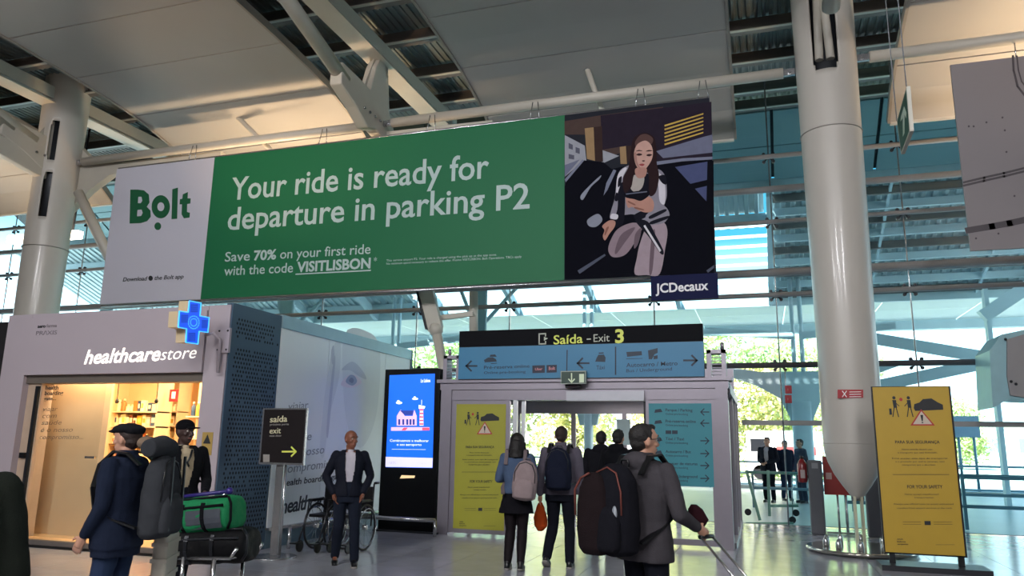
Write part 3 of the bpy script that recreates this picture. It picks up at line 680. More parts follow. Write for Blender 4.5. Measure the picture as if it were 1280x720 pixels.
mb.v = [(x, y-.004, z) for x, y, z in mb.v]; mb.build('tab_lettering', M('tab_print', 'c98a90', .5, noise=0), sign)
# green emergency pictogram
ex = empty('emergency_exit_light', (-2.95, 12.3, 2.53), 'small green emergency exit light hanging at the middle of the door header', 'exit light')
MB().box((-3.16, 12.30, 2.53), (-2.73, 12.36, 2.745)).build('housing', M('exit_frame', '9aa59a', .4), ex)
MB().box((-3.145, 12.295, 2.545), (-2.745, 12.30, 2.73)).build('green_face', M('exit_green', '173a2c', .4, noise=0), ex)
pl = Plane('Y', 12.295, -1); mb = MB(); stroke(mb, pl, [(714.5, 467), (714.5, 477)], .02); stroke(mb, pl, [(711, 474), (714.5, 478), (718, 474)], .02); patch(mb, pl, [(724, 467.5), (730, 467.3), (730, 478), (724, 478.2)]); mb.build('print', M('exit_white', 'c9d6b9', .5, noise=0, emit=.15), ex)
ss = empty('door_sensor', (-2.95, 12.4, 2.47), 'small black motion sensor under the green exit light', 'sensor')
bevel(MB().box((-3.11, 12.4, 2.475), (-2.84, 12.5, 2.53)).build('body', black_m, ss), .01); MB().box((-3.05, 12.395, 2.488), (-2.9, 12.40, 2.515)).build('lens', M('sensor_lens', '3a2a34', .1), ss)
# ================================================================= BIG BANNER
BY = 13.12
ban = empty('hanging_banner', (-7.4, BY, 4.45), 'huge green and white hanging banner reading Your ride is ready for departure in parking P2', 'banner')
XL, XR, ZB, ZT = -14.13, -.62, 4.48, 7.71
x1 = at(258, 300, 'Y', BY).x; x2 = at(705.5, 250, 'Y', BY).x
MB().box((XL, BY+.004, ZB), (XR, BY+.035, ZT)).build('canvas', M('canvas_back', '9a9a9a', .8), ban)
MB().box((XL, BY, ZB), (x1, BY+.004, ZT)).build('white_field', M('banner_white', 'c6c4cf', .65, noise=.02, scale=.5), ban)
MB().box((x1, BY, ZB), (x2, BY+.004, ZT)).build('green_field', M('banner_green', '0a6a40', .6, noise=.03, scale=.4), ban)
ph = MB().box((x2, BY, ZB), (XR, BY+.004, ZT)).build('photo_field', M('photo_dark', '171a26', .9, noise=.1, scale=1), ban)
jx = at(813.5, 350, 'Y', BY).x
MB().box((jx, BY-.01, 4.03), (XR+.02, BY+.03, 4.47)).build('owner_plate', M('plate_navy', '101640', .7, noise=0, spec=.2), ban)
pl = Plane('Y', BY, -1)
mb = MB(); ptext(mb, pl, 'Your ride is ready for', (288, 250), (611, 222), 27, bold=.012); ptext(mb, pl, 'departure in parking P2', (284, 287.5), (662, 260), 27, bold=.012)
ptext(mb, pl, 'Save', (281, 327), (312, 325.6), 11.5, bold=.006); ptext(mb, pl, '70%', (317, 325.3), (345, 323.7), 11.5, bold=.03); ptext(mb, pl, 'on your first ride', (350, 323.5), (463, 317), 11.5, bold=.006)
ptext(mb, pl, 'with the code', (280, 344.5), (366, 340.3), 11.5, bold=.006); ptext(mb, pl, 'VISITLISBON', (371, 340), (463, 335), 12, bold=.03); stroke(mb, pl, [(370, 342.8), (463, 338)], .025)
ptext(mb, pl, '*', (467, 330), (471, 330), 8)
ptext(mb, pl, 'This service airport P2. Your ride is charged using the pick up at the app zone.', (483, 327), (621, 319.5), 2.6); ptext(mb, pl, 'No minimum spend necessary to redeem this offer. Promo VISITLISBON. Bolt Operations. T&Cs apply', (483, 331), (652, 322), 2.6)
mb.build('white_lettering', M('banner_letter', 'b9ccc8', .6, noise=0), ban)
mb = MB(); patch(mb, pl, [(161, 238), (162, 279), (173, 279), (180, 279)][:0] or [(163, 237), (162, 279.5), (176, 279), (184, 276.5), (188.5, 271), (188, 263), (183.5, 258.5), (187, 253), (186, 243), (180, 238), (172, 237)], .002)
o = mb.build('logo_letter', M('logo_green', '0f5a37', .6, noise=0), ban)
mb = MB(); white_f = MATS['banner_white']
patch(mb, pl, [(173, 246), (177, 246), (178, 251), (176, 254), (172.5, 254)], .004); patch(mb, pl, [(172, 262.5), (177, 262), (178.5, 266), (176.5, 270), (171.5, 270.5)], .004); mb.build('logo_counter', white_f, ban)
def ring(mb, pl, u, v, r, lift, ry=None):
    ry = ry or r; return patch(mb, pl, [(u+r*math.cos(a), v+ry*math.sin(a)) for a in [k*math.pi/14 for k in range(28)]], lift)
mb = MB(); ring(mb, pl, 201, 258.5, 11.5, .002, 14.5); ring(mb, pl, 197.3, 282.8, 4.2, .002, 4.8)
patch(mb, pl, [(215.5, 236.5), (222.5, 234.5), (221.5, 273.5), (214.5, 274)]); patch(mb, pl, [(228.5, 243), (235, 240), (234.5, 248), (238.5, 248), (238, 254.5), (234, 255), (233.8, 265), (237.5, 266), (237, 272), (230, 273), (227, 268), (227.5, 255.5), (224.5, 255.5), (225, 249), (228, 248.5)])
mb.build('logo_letter', M('logo_green', ''), ban)
mb = MB(); ring(mb, pl, 201.2, 258.5, 4.3, .005, 5.5); mb.build('logo_counter', white_f, ban)
mb = MB(); ptext(mb, pl, 'Download', (153.5, 352), (184, 350.5), 5, bold=.015, shear=.15); ptext(mb, pl, 'the Bolt app', (193, 350), (229.5, 348), 5, bold=.015, shear=.15); ring(mb, pl, 188.3, 347.8, 2.8, .002, 3.2); mb.build('small_lettering', dark_print, ban)
# the photograph printed on the right end (woman with a phone getting out of a car), flat print layers
def layer(col, pts, lift, sm=True, name='photo_print'):
    for p in pts: mb = MB(); patch(mb, pl, p, lift, sm); mb.build(name, M('ph_'+col, col, .9, noise=.08, scale=8, spec=.1), ban)
def Z(*p): return [(690+x/2.881, 130+y/2.88) for x, y in p]
LF = [.001]
def zl(col, *polys, sm=True):
    for p in polys: LF[0] += .00035; layer(col, [Z(*p)], LF[0], sm)
zl('4f403c', [(45, 62), (180, 40), (400, 10), (400, 130), (200, 190), (120, 110), (45, 110)], sm=False)
zl('2b2430', [(175, 42), (574, -8), (578, 190), (380, 210), (270, 150), (180, 165)], sm=False)
zl('9b9da6', [(46, 112), (118, 150), (124, 205), (90, 225), (46, 262)], [(178, 165), (242, 187), (180, 215)], sm=False)
zl('5a5c6a', [(60, 140), (75, 147), (75, 165), (60, 160)], [(85, 155), (100, 160), (100, 180), (85, 175)], [(60, 180), (80, 185), (80, 200), (60, 197)], sm=False)
zl('6f7288', [(46, 220), (100, 200), (46, 262)], [(375, 170), (540, 120), (578, 110), (578, 175), (400, 195)], sm=False)
zl('9a7f5e', [(118, 88), (150, 84), (155, 205), (126, 198)], [(244, 155), (266, 152), (270, 216), (247, 216)], sm=False)
zl('3a2c2a', [(150, 84), (180, 80), (184, 208), (155, 205)], [(266, 152), (285, 150), (285, 200), (270, 216)], sm=False)
for k in range(6): zl('c0a050', [(405, 76+k*13.5), (545, 33+k*13.5), (545, 38+k*13.5), (406, 82+k*13.5)], sm=False)
zl('0e0f18', [(46, 300), (60, 255), (112, 203), (186, 210), (215, 235), (300, 215), (400, 215), (578, 195), (584, 610), (46, 632)], sm=False)
zl('7c8094', [(46, 272), (110, 200), (116, 204), (50, 282)], [(375, 208), (470, 196), (578, 190), (578, 200), (470, 207), (378, 220)], [(196, 285), (222, 236), (232, 240), (200, 310), (186, 330)], sm=False)
zl('4d5478', [(440, 228), (578, 205), (582, 355), (548, 352), (500, 300)], sm=False)
zl('0e0f17', [(560, 207), (582, 205), (584, 610), (560, 612), (556, 360)], [(425, 225), (442, 226), (560, 355), (548, 362)], [(490, 290), (582, 268), (582, 290), (505, 308)], sm=False)
zl('8d919f', [(128, 418), (165, 396), (182, 418), (160, 442), (134, 440)], [(104, 330), (140, 290), (176, 258), (170, 272), (140, 300), (112, 345)])
zl('575c6c', [(92, 600), (190, 540), (194, 546), (100, 612)], [(556, 600), (584, 580), (584, 590), (562, 608)], sm=False)
# trousers
zl('94828b', [(238, 450), (290, 428), (325, 440), (310, 478), (268, 540), (222, 552), (203, 528), (212, 490)])
zl('a6959e', [(318, 500), (345, 440), (398, 425), (416, 458), (408, 520), (388, 612), (340, 616), (298, 612), (306, 555)])
zl('6f5f68', [(250, 470), (300, 445), (262, 500), (232, 540), (228, 525)], [(360, 470), (372, 465), (362, 600), (350, 602)], [(300, 470), (322, 448), (312, 500), (296, 520)])
# jacket
zl('8c8894', [(236, 262), (255, 232), (296, 220), (330, 250), (380, 235), (408, 262), (414, 330), (404, 372), (420, 398), (400, 430), (330, 432), (300, 400), (262, 400), (242, 400), (226, 412), (208, 408), (226, 340)])
zl('1a1a24', [(240, 300), (262, 290), (262, 400), (250, 440), (216, 440), (236, 380)], [(270, 260), (300, 250), (352, 255), (366, 300), (345, 320), (292, 330), (266, 340)], [(296, 400), (345, 380), (352, 398), (310, 420)])
zl('d2ced6', [(236, 262), (256, 234), (270, 232), (256, 262), (244, 300), (232, 330)], [(380, 250), (398, 262), (408, 300), (406, 360), (388, 350), (384, 300)], [(216, 396), (238, 400), (234, 416), (212, 412)])
zl('1a1a24', [(384, 262), (408, 258), (412, 290), (396, 284)], [(240, 270), (252, 262), (248, 290), (238, 300)], [(232, 320), (242, 330), (236, 350), (226, 346)])
zl('b0a8a2', [(284, 262), (330, 258), (326, 300), (300, 318), (282, 300)])
zl('8c8894', [(340, 400), (398, 366), (424, 398), (404, 424), (350, 436)])
zl('1c1c26', [(352, 404), (404, 380), (410, 388), (358, 414)], [(300, 420), (345, 424), (372, 470), (402, 530), (392, 540), (350, 480)], [(356, 424), (416, 404), (420, 412), (362, 434)])
zl('d2ced6', [(330, 440), (336, 436), (394, 528), (388, 534)], sm=False)
# hair, face, hands
zl('2e2022', [(284, 176), (292, 130), (316, 110), (342, 106), (368, 122), (376, 160), (378, 215), (386, 262), (374, 320), (350, 328), (346, 250), (300, 250), (286, 300), (262, 320), (256, 270), (276, 228)])
zl('5a4340', [(300, 138), (318, 114), (342, 110), (364, 126), (358, 146), (338, 134), (318, 138), (304, 156)])
zl('c39c90', [(296, 178), (304, 152), (320, 138), (340, 134), (358, 150), (364, 178), (358, 205), (340, 232), (322, 242), (306, 226), (298, 204)])
zl('b08478', [(304, 232), (340, 232), (336, 262), (312, 268), (300, 252)])
zl('a87f75', [(296, 180), (304, 178), (308, 210), (322, 238), (308, 226), (299, 204)])
zl('3a2628', [(304, 184), (314, 179), (326, 183), (315, 188)], [(340, 186), (350, 181), (361, 184), (351, 190)], [(302, 172), (314, 167), (327, 171), (314, 171)], [(338, 172), (350, 167), (362, 170), (350, 172)], [(324, 206), (330, 209), (336, 206), (330, 204)])
zl('9a4a4c', [(314, 220), (324, 216), (334, 219), (326, 225)])
zl('b88a7c', [(266, 340), (280, 328), (300, 345), (345, 334), (366, 352), (364, 384), (340, 392), (312, 384), (290, 372), (274, 374)], [(182, 440), (208, 420), (228, 424), (226, 444), (208, 468), (192, 492), (184, 476), (190, 456)])
zl('8a6054', [(276, 350), (300, 362), (298, 366), (276, 356)], [(300, 372), (330, 380), (328, 384), (300, 378)], [(196, 448), (206, 444), (194, 472), (190, 470)])
zl('15151d', [(260, 324), (300, 316), (346, 312), (350, 330), (322, 350), (296, 344), (268, 338)])
zl('6a6e80', [(266, 324), (342, 315), (344, 319), (268, 328)], sm=False)
mb = MB(); ptext(mb, Plane('Y', BY-.01, -1), 'JCDecaux', (819.5, 366.2), (885.5, 362), 11, bold=.025); mb.build('plate_lettering', white_m, ban)
# hangers
for u in (245, 405, 539, 668, 801, 880):
    p = at(u, 150, 'Y', 13.15); mb = MB()
    for s in (-.05, .05): mb.tube([(p.x+s*2, 13.15, 7.7), (p.x+s, 13.2, 8.1)], .01, 6)
    mb.build('hanger_cable', steel, ban)
mb = MB().tube([(XL, BY+.06, 7.74), (XR, BY+.06, 7.74)], .03, 8).tube([(XL, BY+.06, 4.45), (XR, BY+.06, 4.45)], .03, 8); mb.build('rod_sleeve', steel, ban)
# grey banner at the right
gb = empty('hanging_banner', (6, 13.2, 4.6), 'grey hanging banner with curved dark seams, cut off by the right edge', 'banner')
gx = at(1187, 83, 'Y', 13.2).x
MB().box((gx, 13.15, 4.62), (9.2, 13.2, 7.79)).build('canvas', M('grey_banner', '857e80', .6, noise=.05, scale=.6), gb)
pl = Plane('Y', 13.15, -1)
mb = MB()
for off in (0, 4): stroke(mb, pl, [(1205, 228+off), (1230, 222+off), (1255, 216.5+off), (1285, 209+off)], .035)
for off in (0,): stroke(mb, pl, [(1210, 288), (1240, 283), (1262, 279), (1285, 274)], .10)
stroke(mb, pl, [(1266, 70), (1267, 88), (1272, 108), (1285, 125)], .03); stroke(mb, pl, [(1271, 70), (1273, 88), (1277, 102), (1285, 112)], .02)
for u, v in ((1211, 158), (1233, 153), (1253, 147), (1256, 163), (1258, 190), (1217, 158), (1220, 298), (1248, 292), (1268, 245)): ring(mb, pl, u, v, 1.3, .003)
mb.build('print', M('print_seam', '4a4448', .6, noise=0), gb, kind='stuff')
for x in (4.2, 6.6): MB().tube([(x, 13.2, 7.7), (x, 13.17, 8.14)], .01, 6).build('hanger_cable', steel, gb)
# grey-teal box at right edge
db = empty('bulkhead', (5.4, 15.8, 2.3), 'pale blue and grey box with cut corner jutting in at the right edge', 'box')
def B16(u, v, y=15.5): return at(u, v, 'Y', y)
P = [B16(1237, 436), B16(1249, 420), B16(1262, 413), B16(1310, 405), B16(1310, 512), B16(1262, 498), B16(1241, 510)]
MB().prism([B16(1237, 438), B16(1252, 418), B16(1300, 408), B16(1300, 500), B16(1262, 498), B16(1241, 510)], (0, 1.0, 0)).build('shell', M('box_pale_blue', '8fb6bf', .4, .1), db)
MB().prism([B16(1259, 424, 15.45), B16(1300, 412, 15.45), B16(1300, 500, 15.45), B16(1263, 494, 15.45), B16(1259, 470, 15.45)], (0, .05, 0)).build('front_panel', M('box_grey', '8d8a8c', .6, 0, .08, 3), db)
mb = MB()
for u, v in ((1257, 424), (1264, 477), (1270, 480)): p = B16(u, v, 15.44); mb.sph(p, .025)
mb.build('screws', dark_m, db); MB().tube([(5.3, 16.0, 3.9), (5.3, 16.0, 9.9)], .05, 8).build('hanger_rod', steel, db)
# ================================================================= KIOSK SCREEN
KY = 12.5
ki = empty('screen_kiosk', (-5.98, KY, 0), 'tall black kiosk with a bright blue advertising screen', 'kiosk')
bevel(MB().box((-6.53, KY, .02), (-5.43, KY+.18, 2.84)).build('housing', M('kiosk_black', '060709', .3, 0, 0, spec=.2), ki), .012)
pl = Plane('Y', KY-.004, -1)
blue = M('screen_blue', '1560e0', .3, noise=0, emit=.95)
def kq(u, v, l=0): return pl(u, v, l)
MB().prism([kq(487, 469), kq(543.5, 467), kq(540.5, 585), kq(482, 584)], (0, .01, 0)).build('screen', blue, ki)
em = lambda n, h, e=.9: M(n, h, .4, noise=0, emit=e)
mb = MB(); patch(mb, pl, [(482.3, 571), (541, 572.5), (540.5, 584.5), (482, 583.5)], .004); mb.build('screen_print', em('scr_band', 'c9c6ea'), ki)
mb = MB(); patch(mb, pl, [(489, 534), (537, 534), (537, 538), (489, 538.5)], .004); patch(mb, pl, [(496, 532), (496, 520), (501, 512), (506, 520), (516, 520), (518, 512), (521, 520), (521, 532)], .004); mb.build('screen_print', em('scr_pink', 'd9b3cc'), ki)
mb = MB(); patch(mb, pl, [(500, 513), (517, 513), (516, 519), (506, 519)], .006)
for u in (498, 503, 508, 512, 516): patch(mb, pl, [(u, 524), (u+2.5, 524), (u+2.5, 531), (u, 531)], .006)
mb.build('screen_print', em('scr_navy', '2c3f9c', .6), ki)
mb = MB()
for k in range(5): patch(mb, pl, [(524.5, 531-k*4.4), (529.5, 531-k*4.4), (529.5, 529-k*4.4), (524.5, 529-k*4.4)], .006)
patch(mb, pl, [(505, 534.5), (510, 534.5), (507, 538), (502, 538)], .006); patch(mb, pl, [(528, 534.5), (537, 534.5), (537, 538), (528, 538)], .006); mb.build('screen_print', em('scr_red', 'd8506a'), ki)
mb = MB(); patch(mb, pl, [(524.5, 532), (529.5, 532), (529, 512), (525, 512)], .004); patch(mb, pl, [(523.5, 511), (523.5, 506), (532, 508), (530.5, 511)], .004); stroke(mb, pl, [(527, 506), (527.2, 500)], .01)
ring(mb, pl, 499, 503.5, 4, .004, 1.8); ring(mb, pl, 498, 501.8, 1.8, .004, 1.6); ring(mb, pl, 519, 498.5, 3.8, .004, 1.5); ring(mb, pl, 518.5, 497, 1.6, .004, 1.6)
ptext(mb, pl, 'Lx Lisboa', (526, 478), (538, 477.5), 4, bold=.03); ptext(mb, pl, 'Continuamos a melhorar', (487.5, 552), (536, 552.5), 3, bold=.01); ptext(mb, pl, 'o seu aeroporto', (496, 557), (527, 557.3), 3, bold=.01); stroke(mb, pl, [(490, 561.5), (532, 562)], .006)
mb.build('screen_print', em('scr_white', 'dfe8ff'), ki, kind='stuff')
mb = MB(); ptext(mb, pl, 'ANA', (486, 579.5), (495, 580), 3, bold=.02); ptext(mb, pl, 'aeroporto', (521, 580), (536, 580), 2); mb.build('screen_print', em('scr_navy2', '3a3f9c', .5), ki)
mb = MB(); patch(mb, pl, [(500, 598), (502, 594), (519, 594.5), (518, 597.5)], .004); mb.build('maker_badge', em('badge_warm', 'd8b98a', .9), ki)
MB().box((-6.6, KY-.05, 0), (-5.36, KY+.25, .03)).build('base_plate', dark_m, ki)
# ================================================================= HEALTH SHOP
shop = empty('shop_kiosk', (-9, 8.6, 0), 'grey-clad health shop unit with warm lit doorway and fascia lettering', 'shop')
F_ = 8.6; warm = M('shop_interior_cream', 'd9bd92', .6, 0, .03); cab = M('shop_cabinet_white', 'd8c7a8', .5)
def sb(a, b, n, m=clad): return MB().box(a, b).build(n, m, shop)
sb((-11.03, F_, 0), (-10.55, F_+.4, 3.37), 'pilaster'); sb((-7.28, F_, 0), (-6.92, F_+.25, 3.37), 'pilaster')
sb((-10.545, F_-.03, 2.44), (-7.29, F_+.2, 3.30), 'fascia'); sb((-10.545, F_-.0, 3.305), (-7.29, F_+.2, 3.37), 'fascia_cap')
sb((-10.55, F_+.05, 2.32), (-7.28, F_+.3, 2.44), 'door_track', M('track_grey', '6f675f', .5, .3))
sb((-10.55, F_+.1, 0), (-10.28, F_+.3, 2.34), 'jamb_panel', M('jamb_cream', 'b09a86', .5)); sb((-10.36, F_+.06, .1), (-10.30, F_+.10, 2.28), 'black_seal', dark_m)
sb((-11.0, F_+.05, 0), (-6.95, 13.0, .10), 'raised_floor', M('shop_floor', 'b79a74', .3)); sb((-10.5, F_-.02, 0), (-7.28, F_+.05, .10), 'step_edge', M('step_grey', '5b5552', .5))
sb((-10.5, F_-.025, .0), (-7.28, F_-.02, .035), 'step_shadow_strip', black_m)  # solid black strip painting the shadow line under the step
sb((-11.0, 12.9, .1), (-6.95, 13.0, 3.3), 'back_wall', warm); sb((-11.0, F_+.4, .1), (-10.9, 12.9, 3.3), 'left_wall', warm)
sb((-7.05, F_+.25, .1), (-6.97, 12.9, 3.3), 'right_wall', warm); sb((-11.0, F_+.3, 2.95), (-6.97, 12.9, 3.0), 'shop_ceiling', M('shop_ceiling_cream', 'e0cfae', .6)); sb((-11.03, F_+.2, 3.32), (-6.95, 14.3, 3.37), 'shop_roof', clad)
sb((-8.0, 10.9, .1), (-7.45, 12.9, 2.95), 'partition', warm)
# sliding leaf with text
leafm = M('leaf_cream', 'cdb08a', .35, 0, .03)
lx0, lx1 = at(50, 480, 'Y', F_+.14).x, at(133, 475, 'Y', F_+.14).x
lf = sb((lx0, F_+.14, .12), (lx1, F_+.155, 2.32), 'sliding_leaf', glass_d); lf['label'] = 'glass sliding door leaf with grey slogan'
sb((lx0-.6, F_+.55, .1), (at(131, 560, 'Y', F_+.55).x, F_+.6, 2.95), 'inner_wall', leafm)
pl = Plane('Y', F_+.14, -1)
mb = MB(); ptext(mb, pl, 'health', (57, 487), (73, 487), 5, bold=.02); ptext(mb, pl, 'boarding', (56, 494), (79, 493.5), 5, bold=.02); ptext(mb, pl, 'gate...', (55, 500.5), (70, 500), 4, bold=.02); mb.build('slogan_bold', dark_print, shop)
mb = MB(); g = [('viajar', 54, 72, 514), ('com', 53, 71, 522.5), ('saúde', 52, 77, 531), ('é o nosso', 51, 91, 540), ('compromisso...', 49.5, 104, 549)]
for t, a, b, v in g: ptext(mb, pl, t, (a, v), (b, v-.4), 5.5, shear=.2)
mb.build('slogan_thin', M('slogan_grey', '6f6455', .6, noise=0), shop, kind='stuff'); MB().box((-9.3, F_+.11, 1.24), (-9.12, F_+.14, 1.27)).build('leaf_handle', steel, shop)
sb((-10.50, F_+.06, 1.22), (-10.40, F_+.10, 1.30), 'wall_switch', black_m)
pl = Plane('Y', F_-.03, -1)
mb = MB(); ptext(mb, pl, 'healthcare', (105, 455), (200, 450.5), 17, bold=.02, shear=.22, space=1.0); ptext(mb, pl, 'store', (200.5, 450.3), (245, 447.5), 15, shear=.22, bold=-.006); mb.build('fascia_lettering', M('lit_letters', 'fbf6ee', .4, noise=0, emit=.75), shop)
mb = MB(); ptext(mb, pl, 'aero', (47, 410), (57, 409.5), 4, bold=.03); mb.build('small_lettering', dark_print, shop)
mb = MB(); ptext(mb, pl, 'farma', (58, 409.4), (71, 408.8), 4); ptext(mb, pl, 'PR/\\XIS', (45, 419), (71, 418), 5); mb.build('small_lettering', M('pale_print', '6e666c', .6, noise=0), shop)
mb = MB(); mb.cbox((-7.1, F_-.004, 1.48), (.17, .008, .30)); mb.build('warning_plate', M('plate_tan', 'a58a4a', .5), shop)
mb = MB(); mb.prism([(-7.16, F_-.012, 1.48), (-7.04, F_-.012, 1.48), (-7.1, F_-.012, 1.60)], (0, .004, 0)); mb.build('warning_triangle', dark_print, shop)
# blue pharmacy cross on its bracket
cx0 = at(240, 403, 'X', -7.05); cr_ = empty('pharmacy_cross', (-7.05, 8.5, cx0.z), 'glowing blue pharmacy cross on a bent bracket by the shop corner', 'sign')
pl = Plane('X', -7.02, 1)
cp = [(236.5, 376), (251, 379), (249.5, 395), (261, 397), (259.5, 415.5), (248.5, 414), (247, 430), (232, 428), (233, 411), (222.5, 409), (224, 389), (235, 390.5)]
P = [pl(u, v) for u, v in cp]; MB().prism([p+Vector((-.01, 0, 0)) for p in P], (-.15, 0, 0)).build('housing', M('cross_cream', 'cdb893', .5), cr_)
MB().prism([p for p in P], (-.01, 0, 0)).build('blue_face', M('cross_blue', '1a4fe0', .3, noise=0, emit=.8), cr_)
mb = MB(); cc = (241.8, 403)
for a, b in ((238.5, 380.5), (226.5, 393.5), (252.3, 400), (235.5, 416)):
    for k in range(4):
        for j in range(4): patch(mb, pl, [(a+j*2.3, b+k*2.7), (a+j*2.3+1.4, b+k*2.7), (a+j*2.3+1.4, b+k*2.7+1.8), (a+j*2.3, b+k*2.7+1.8)], .003)
mb.build('led_cells', M('cross_navy', '10206e', .4, noise=0, emit=.3), cr_, kind='stuff')
mb = MB()
for r0 in (7.4, 4.2):
    for k in range(16):
        a = k*math.pi/8; patch(mb, pl, [(cc[0]+(r0+d)*math.cos(a+e_)*.85, cc[1]+(r0+d)*math.sin(a+e_)) for d, e_ in ((0, 0), (1.1, 0), (1.1, .25), (0, .25))], .005)
for a, b in zip(P, P[1:]+P[:1]): mb.bar(a+Vector((.004, 0, 0)), b+Vector((.004, 0, 0)), .012, .012)
mb.build('led_rings', M('cross_cyan', '49b4ff', .4, noise=0, emit=1.0), cr_, kind='stuff')
bp = at(279, 428, 'Y', 8.57); q0 = at(257, 419, 'X', -7.12); MB().tube([q0, (bp.x, 8.35, q0.z+.02), (bp.x, 8.5, q0.z-.05), (bp.x, 8.52, q0.z-.5)], .022, 10).build('bracket_arm', clad, cr_)
MB().box((bp.x-.1, 8.56, q0.z-.22), (bp.x+.1, 8.6, q0.z+.12)).build('wall_plate', clad, cr_)
mb = MB()
for a, b in ((-.07, -.18), (.07, -.18), (-.07, .08), (.07, .08)): mb.sph((bp.x+a, 8.555, q0.z+b), .014, 8, 6)
mb.build('screws', dark_m, cr_)
# shelving and goods
SY2 = 10.7
sh = empty('shop_shelving', (-9.6, SY2, .1), 'cream wall shelving full of boxes behind the flat cap man', 'shelving')
def zpx(v, y=SY2, u=165): return at(u, v, 'Y', y).z
xL_, xR_ = at(112, 560, 'Y', SY2).x, at(196, 520, 'Y', SY2).x
MB().box((xL_-.9, SY2+.3, .1), (xR_, SY2+.34, 2.9)).build('back_panel', warm, sh); MB().box((xL_-.9, SY2-.05, .1), (xR_, SY2+.3, zpx(618))).build('base_cabinet', cab, sh)
MB().box((xR_-.03, SY2, .1), (xR_, SY2+.3, 2.6)).build('side_panel', cab, sh)
levels_ = [zpx(v) for v in (618, 600, 577, 555, 532.5, 514)]
cols = ['e8d8a8', 'd87a3a', 'b8402c', '3f6f4a', 'f0ead8', 'c9a040', '2f4a6a', 'a8c05a', '6a3a2a', 'd9b0a0', 'efe6c0', '4a8a8a']
def goods(kind, x, y, z, w_, d_, h_, lab, grp):
    cm = M('pack_'+random.choice(cols), '', .45) if False else None
    c_ = random.choice(cols); nm_ = dict(zip(cols, 'cream orange red green white ochre navy lime brown pink ivory teal'.split()))[c_]; lab = lab.replace('small ', 'small '+nm_+' ', 1); grp = nm_+' '+grp; cm = M('pack_'+c_, c_, .45)
    if kind == 'box':
        o = MB().box((x-w_/2, y-d_/2, z), (x+w_/2, y+d_/2, z+h_)).build('product_box', cm, None, label=lab, cat='box', group=grp)
        MB().box((x-w_*.36, y-d_/2-.002, z+h_*.3), (x+w_*.36, y-d_/2, z+h_*.72)).build('box_label', M('pack_'+random.choice(cols), 'efe6c0', .5), o)
    else:
        o = MB().lathe((x, y, z), [(w_*.48, 0), (w_*.5, .01), (w_*.5, h_*.66), (w_*.22, h_*.8), (w_*.22, h_*.86)], 12).build('product_bottle', cm, None, org=(x, y, z), label=lab, cat='bottle', group=grp)
        MB().lathe((x, y, z+h_*.86), [(w_*.27, 0), (w_*.27, h_*.14)], 10).build('cap', M('pack_efe6c0', 'efe6c0', .5), o)
rows_ = ['on the base cabinet top', 'second row from the bottom', 'third row from the bottom', 'fourth row from the bottom', 'second row from the top', 'topmost row']
for i, z in enumerate(levels_):
    if i: MB().box((xL_-.9, SY2-.02, z-.025), (xR_, SY2+.3, z)).build('shelf', M('shelf_dark', '6a5238', .4) if i in (2, 3) else cab, sh)
    top = (levels_[i+1] if i < 5 else z+.34)-.05; x = xL_-.25
    while x < xR_-.08:
        w_ = random.uniform(.05, .11); h_ = min(top-z, random.uniform(.12, .24)); kd = 'box' if random.random() < .6 else 'bottle'
        goods(kd, x+w_/2, SY2+.1, z, w_*.95, .09, h_, ('small carton' if kd == 'box' else 'small bottle')+' in the shop, '+rows_[i], ('cartons' if kd == 'box' else 'bottles')+' on the '+rows_[i]); x += w_+.012
sh2 = empty('shop_shelving', (-8.6, 11.8, .1), 'cream shelf unit in the shop, above and left of the black cap man', 'shelving')
xa, xb = at(197, 520, 'Y', 11.8).x, at(221, 520, 'Y', 11.8).x
xa -= .6
MB().box((xa, 12.1, .1), (xb, 12.14, 2.7)).build('back_panel', warm, sh2)
MB().box((xa, 11.8, .1), (xb, 12.1, .8)).build('base_cabinet', cab, sh2)
for x in (xa, xb-.02): MB().box((x, 11.8, .1), (x+.02, 12.1, 2.7)).build('side_panel', cab, sh2)
for i, v in enumerate((600, 577, 555, 532, 514)):
    z = zpx(v, 11.8, 200); MB().box((xa, 11.78, z-.02), (xb, 12.1, z)).build('shelf', cab, sh2); x = xa+.04
    while x < xb-.12:
        w_ = random.uniform(.06, .12); goods('box' if random.random() < .5 else 'bottle', x+w_/2, 11.9, z, w_*.9, .1, random.uniform(.14, .26), 'small package in the shop shelf unit behind the black cap man', 'goods in the rear shelf unit'); x += w_+.02
sh3 = empty('shop_shelving', (-7.2, 10.2, .1), 'narrow bright goods rack at the right end of the shop doorway', 'shelving')
xa, xb = at(232, 520, 'Y', 10.2).x, at(256, 520, 'Y', 10.2).x
MB().box((xa, 10.45, .1), (xb, 10.48, 2.6)).build('back_panel', warm, sh3)
for i, v in enumerate((600, 575, 548, 520)):
    z = zpx(v, 10.2, 245); MB().box((xa, 10.2, z-.02), (xb, 10.45, z)).build('shelf', cab, sh3); x = xa+.02
    while x < xb-.08:
        w_ = random.uniform(.05, .09); goods('bottle', x+w_/2, 10.3, z, w_*.9, .1, random.uniform(.16, .24), 'small bottle in the narrow rack at right in the shop', 'bottles in the narrow rack'); x += w_+.015
fs_ = empty('fire_sign', (-7.8, 10.88, 2), 'small red fire sign on the cream partition inside the shop', 'sign')
p = at(217.5, 494, 'Y', 10.88); MB().box((p.x-.09, 10.87, p.z-.11), (p.x+.09, 10.885, p.z+.1)).build('plate', M('sign_red', ''), fs_); MB().box((p.x-.04, 10.865, p.z-.06), (p.x+.04, 10.87, p.z+.06)).build('print', white_m, fs_)
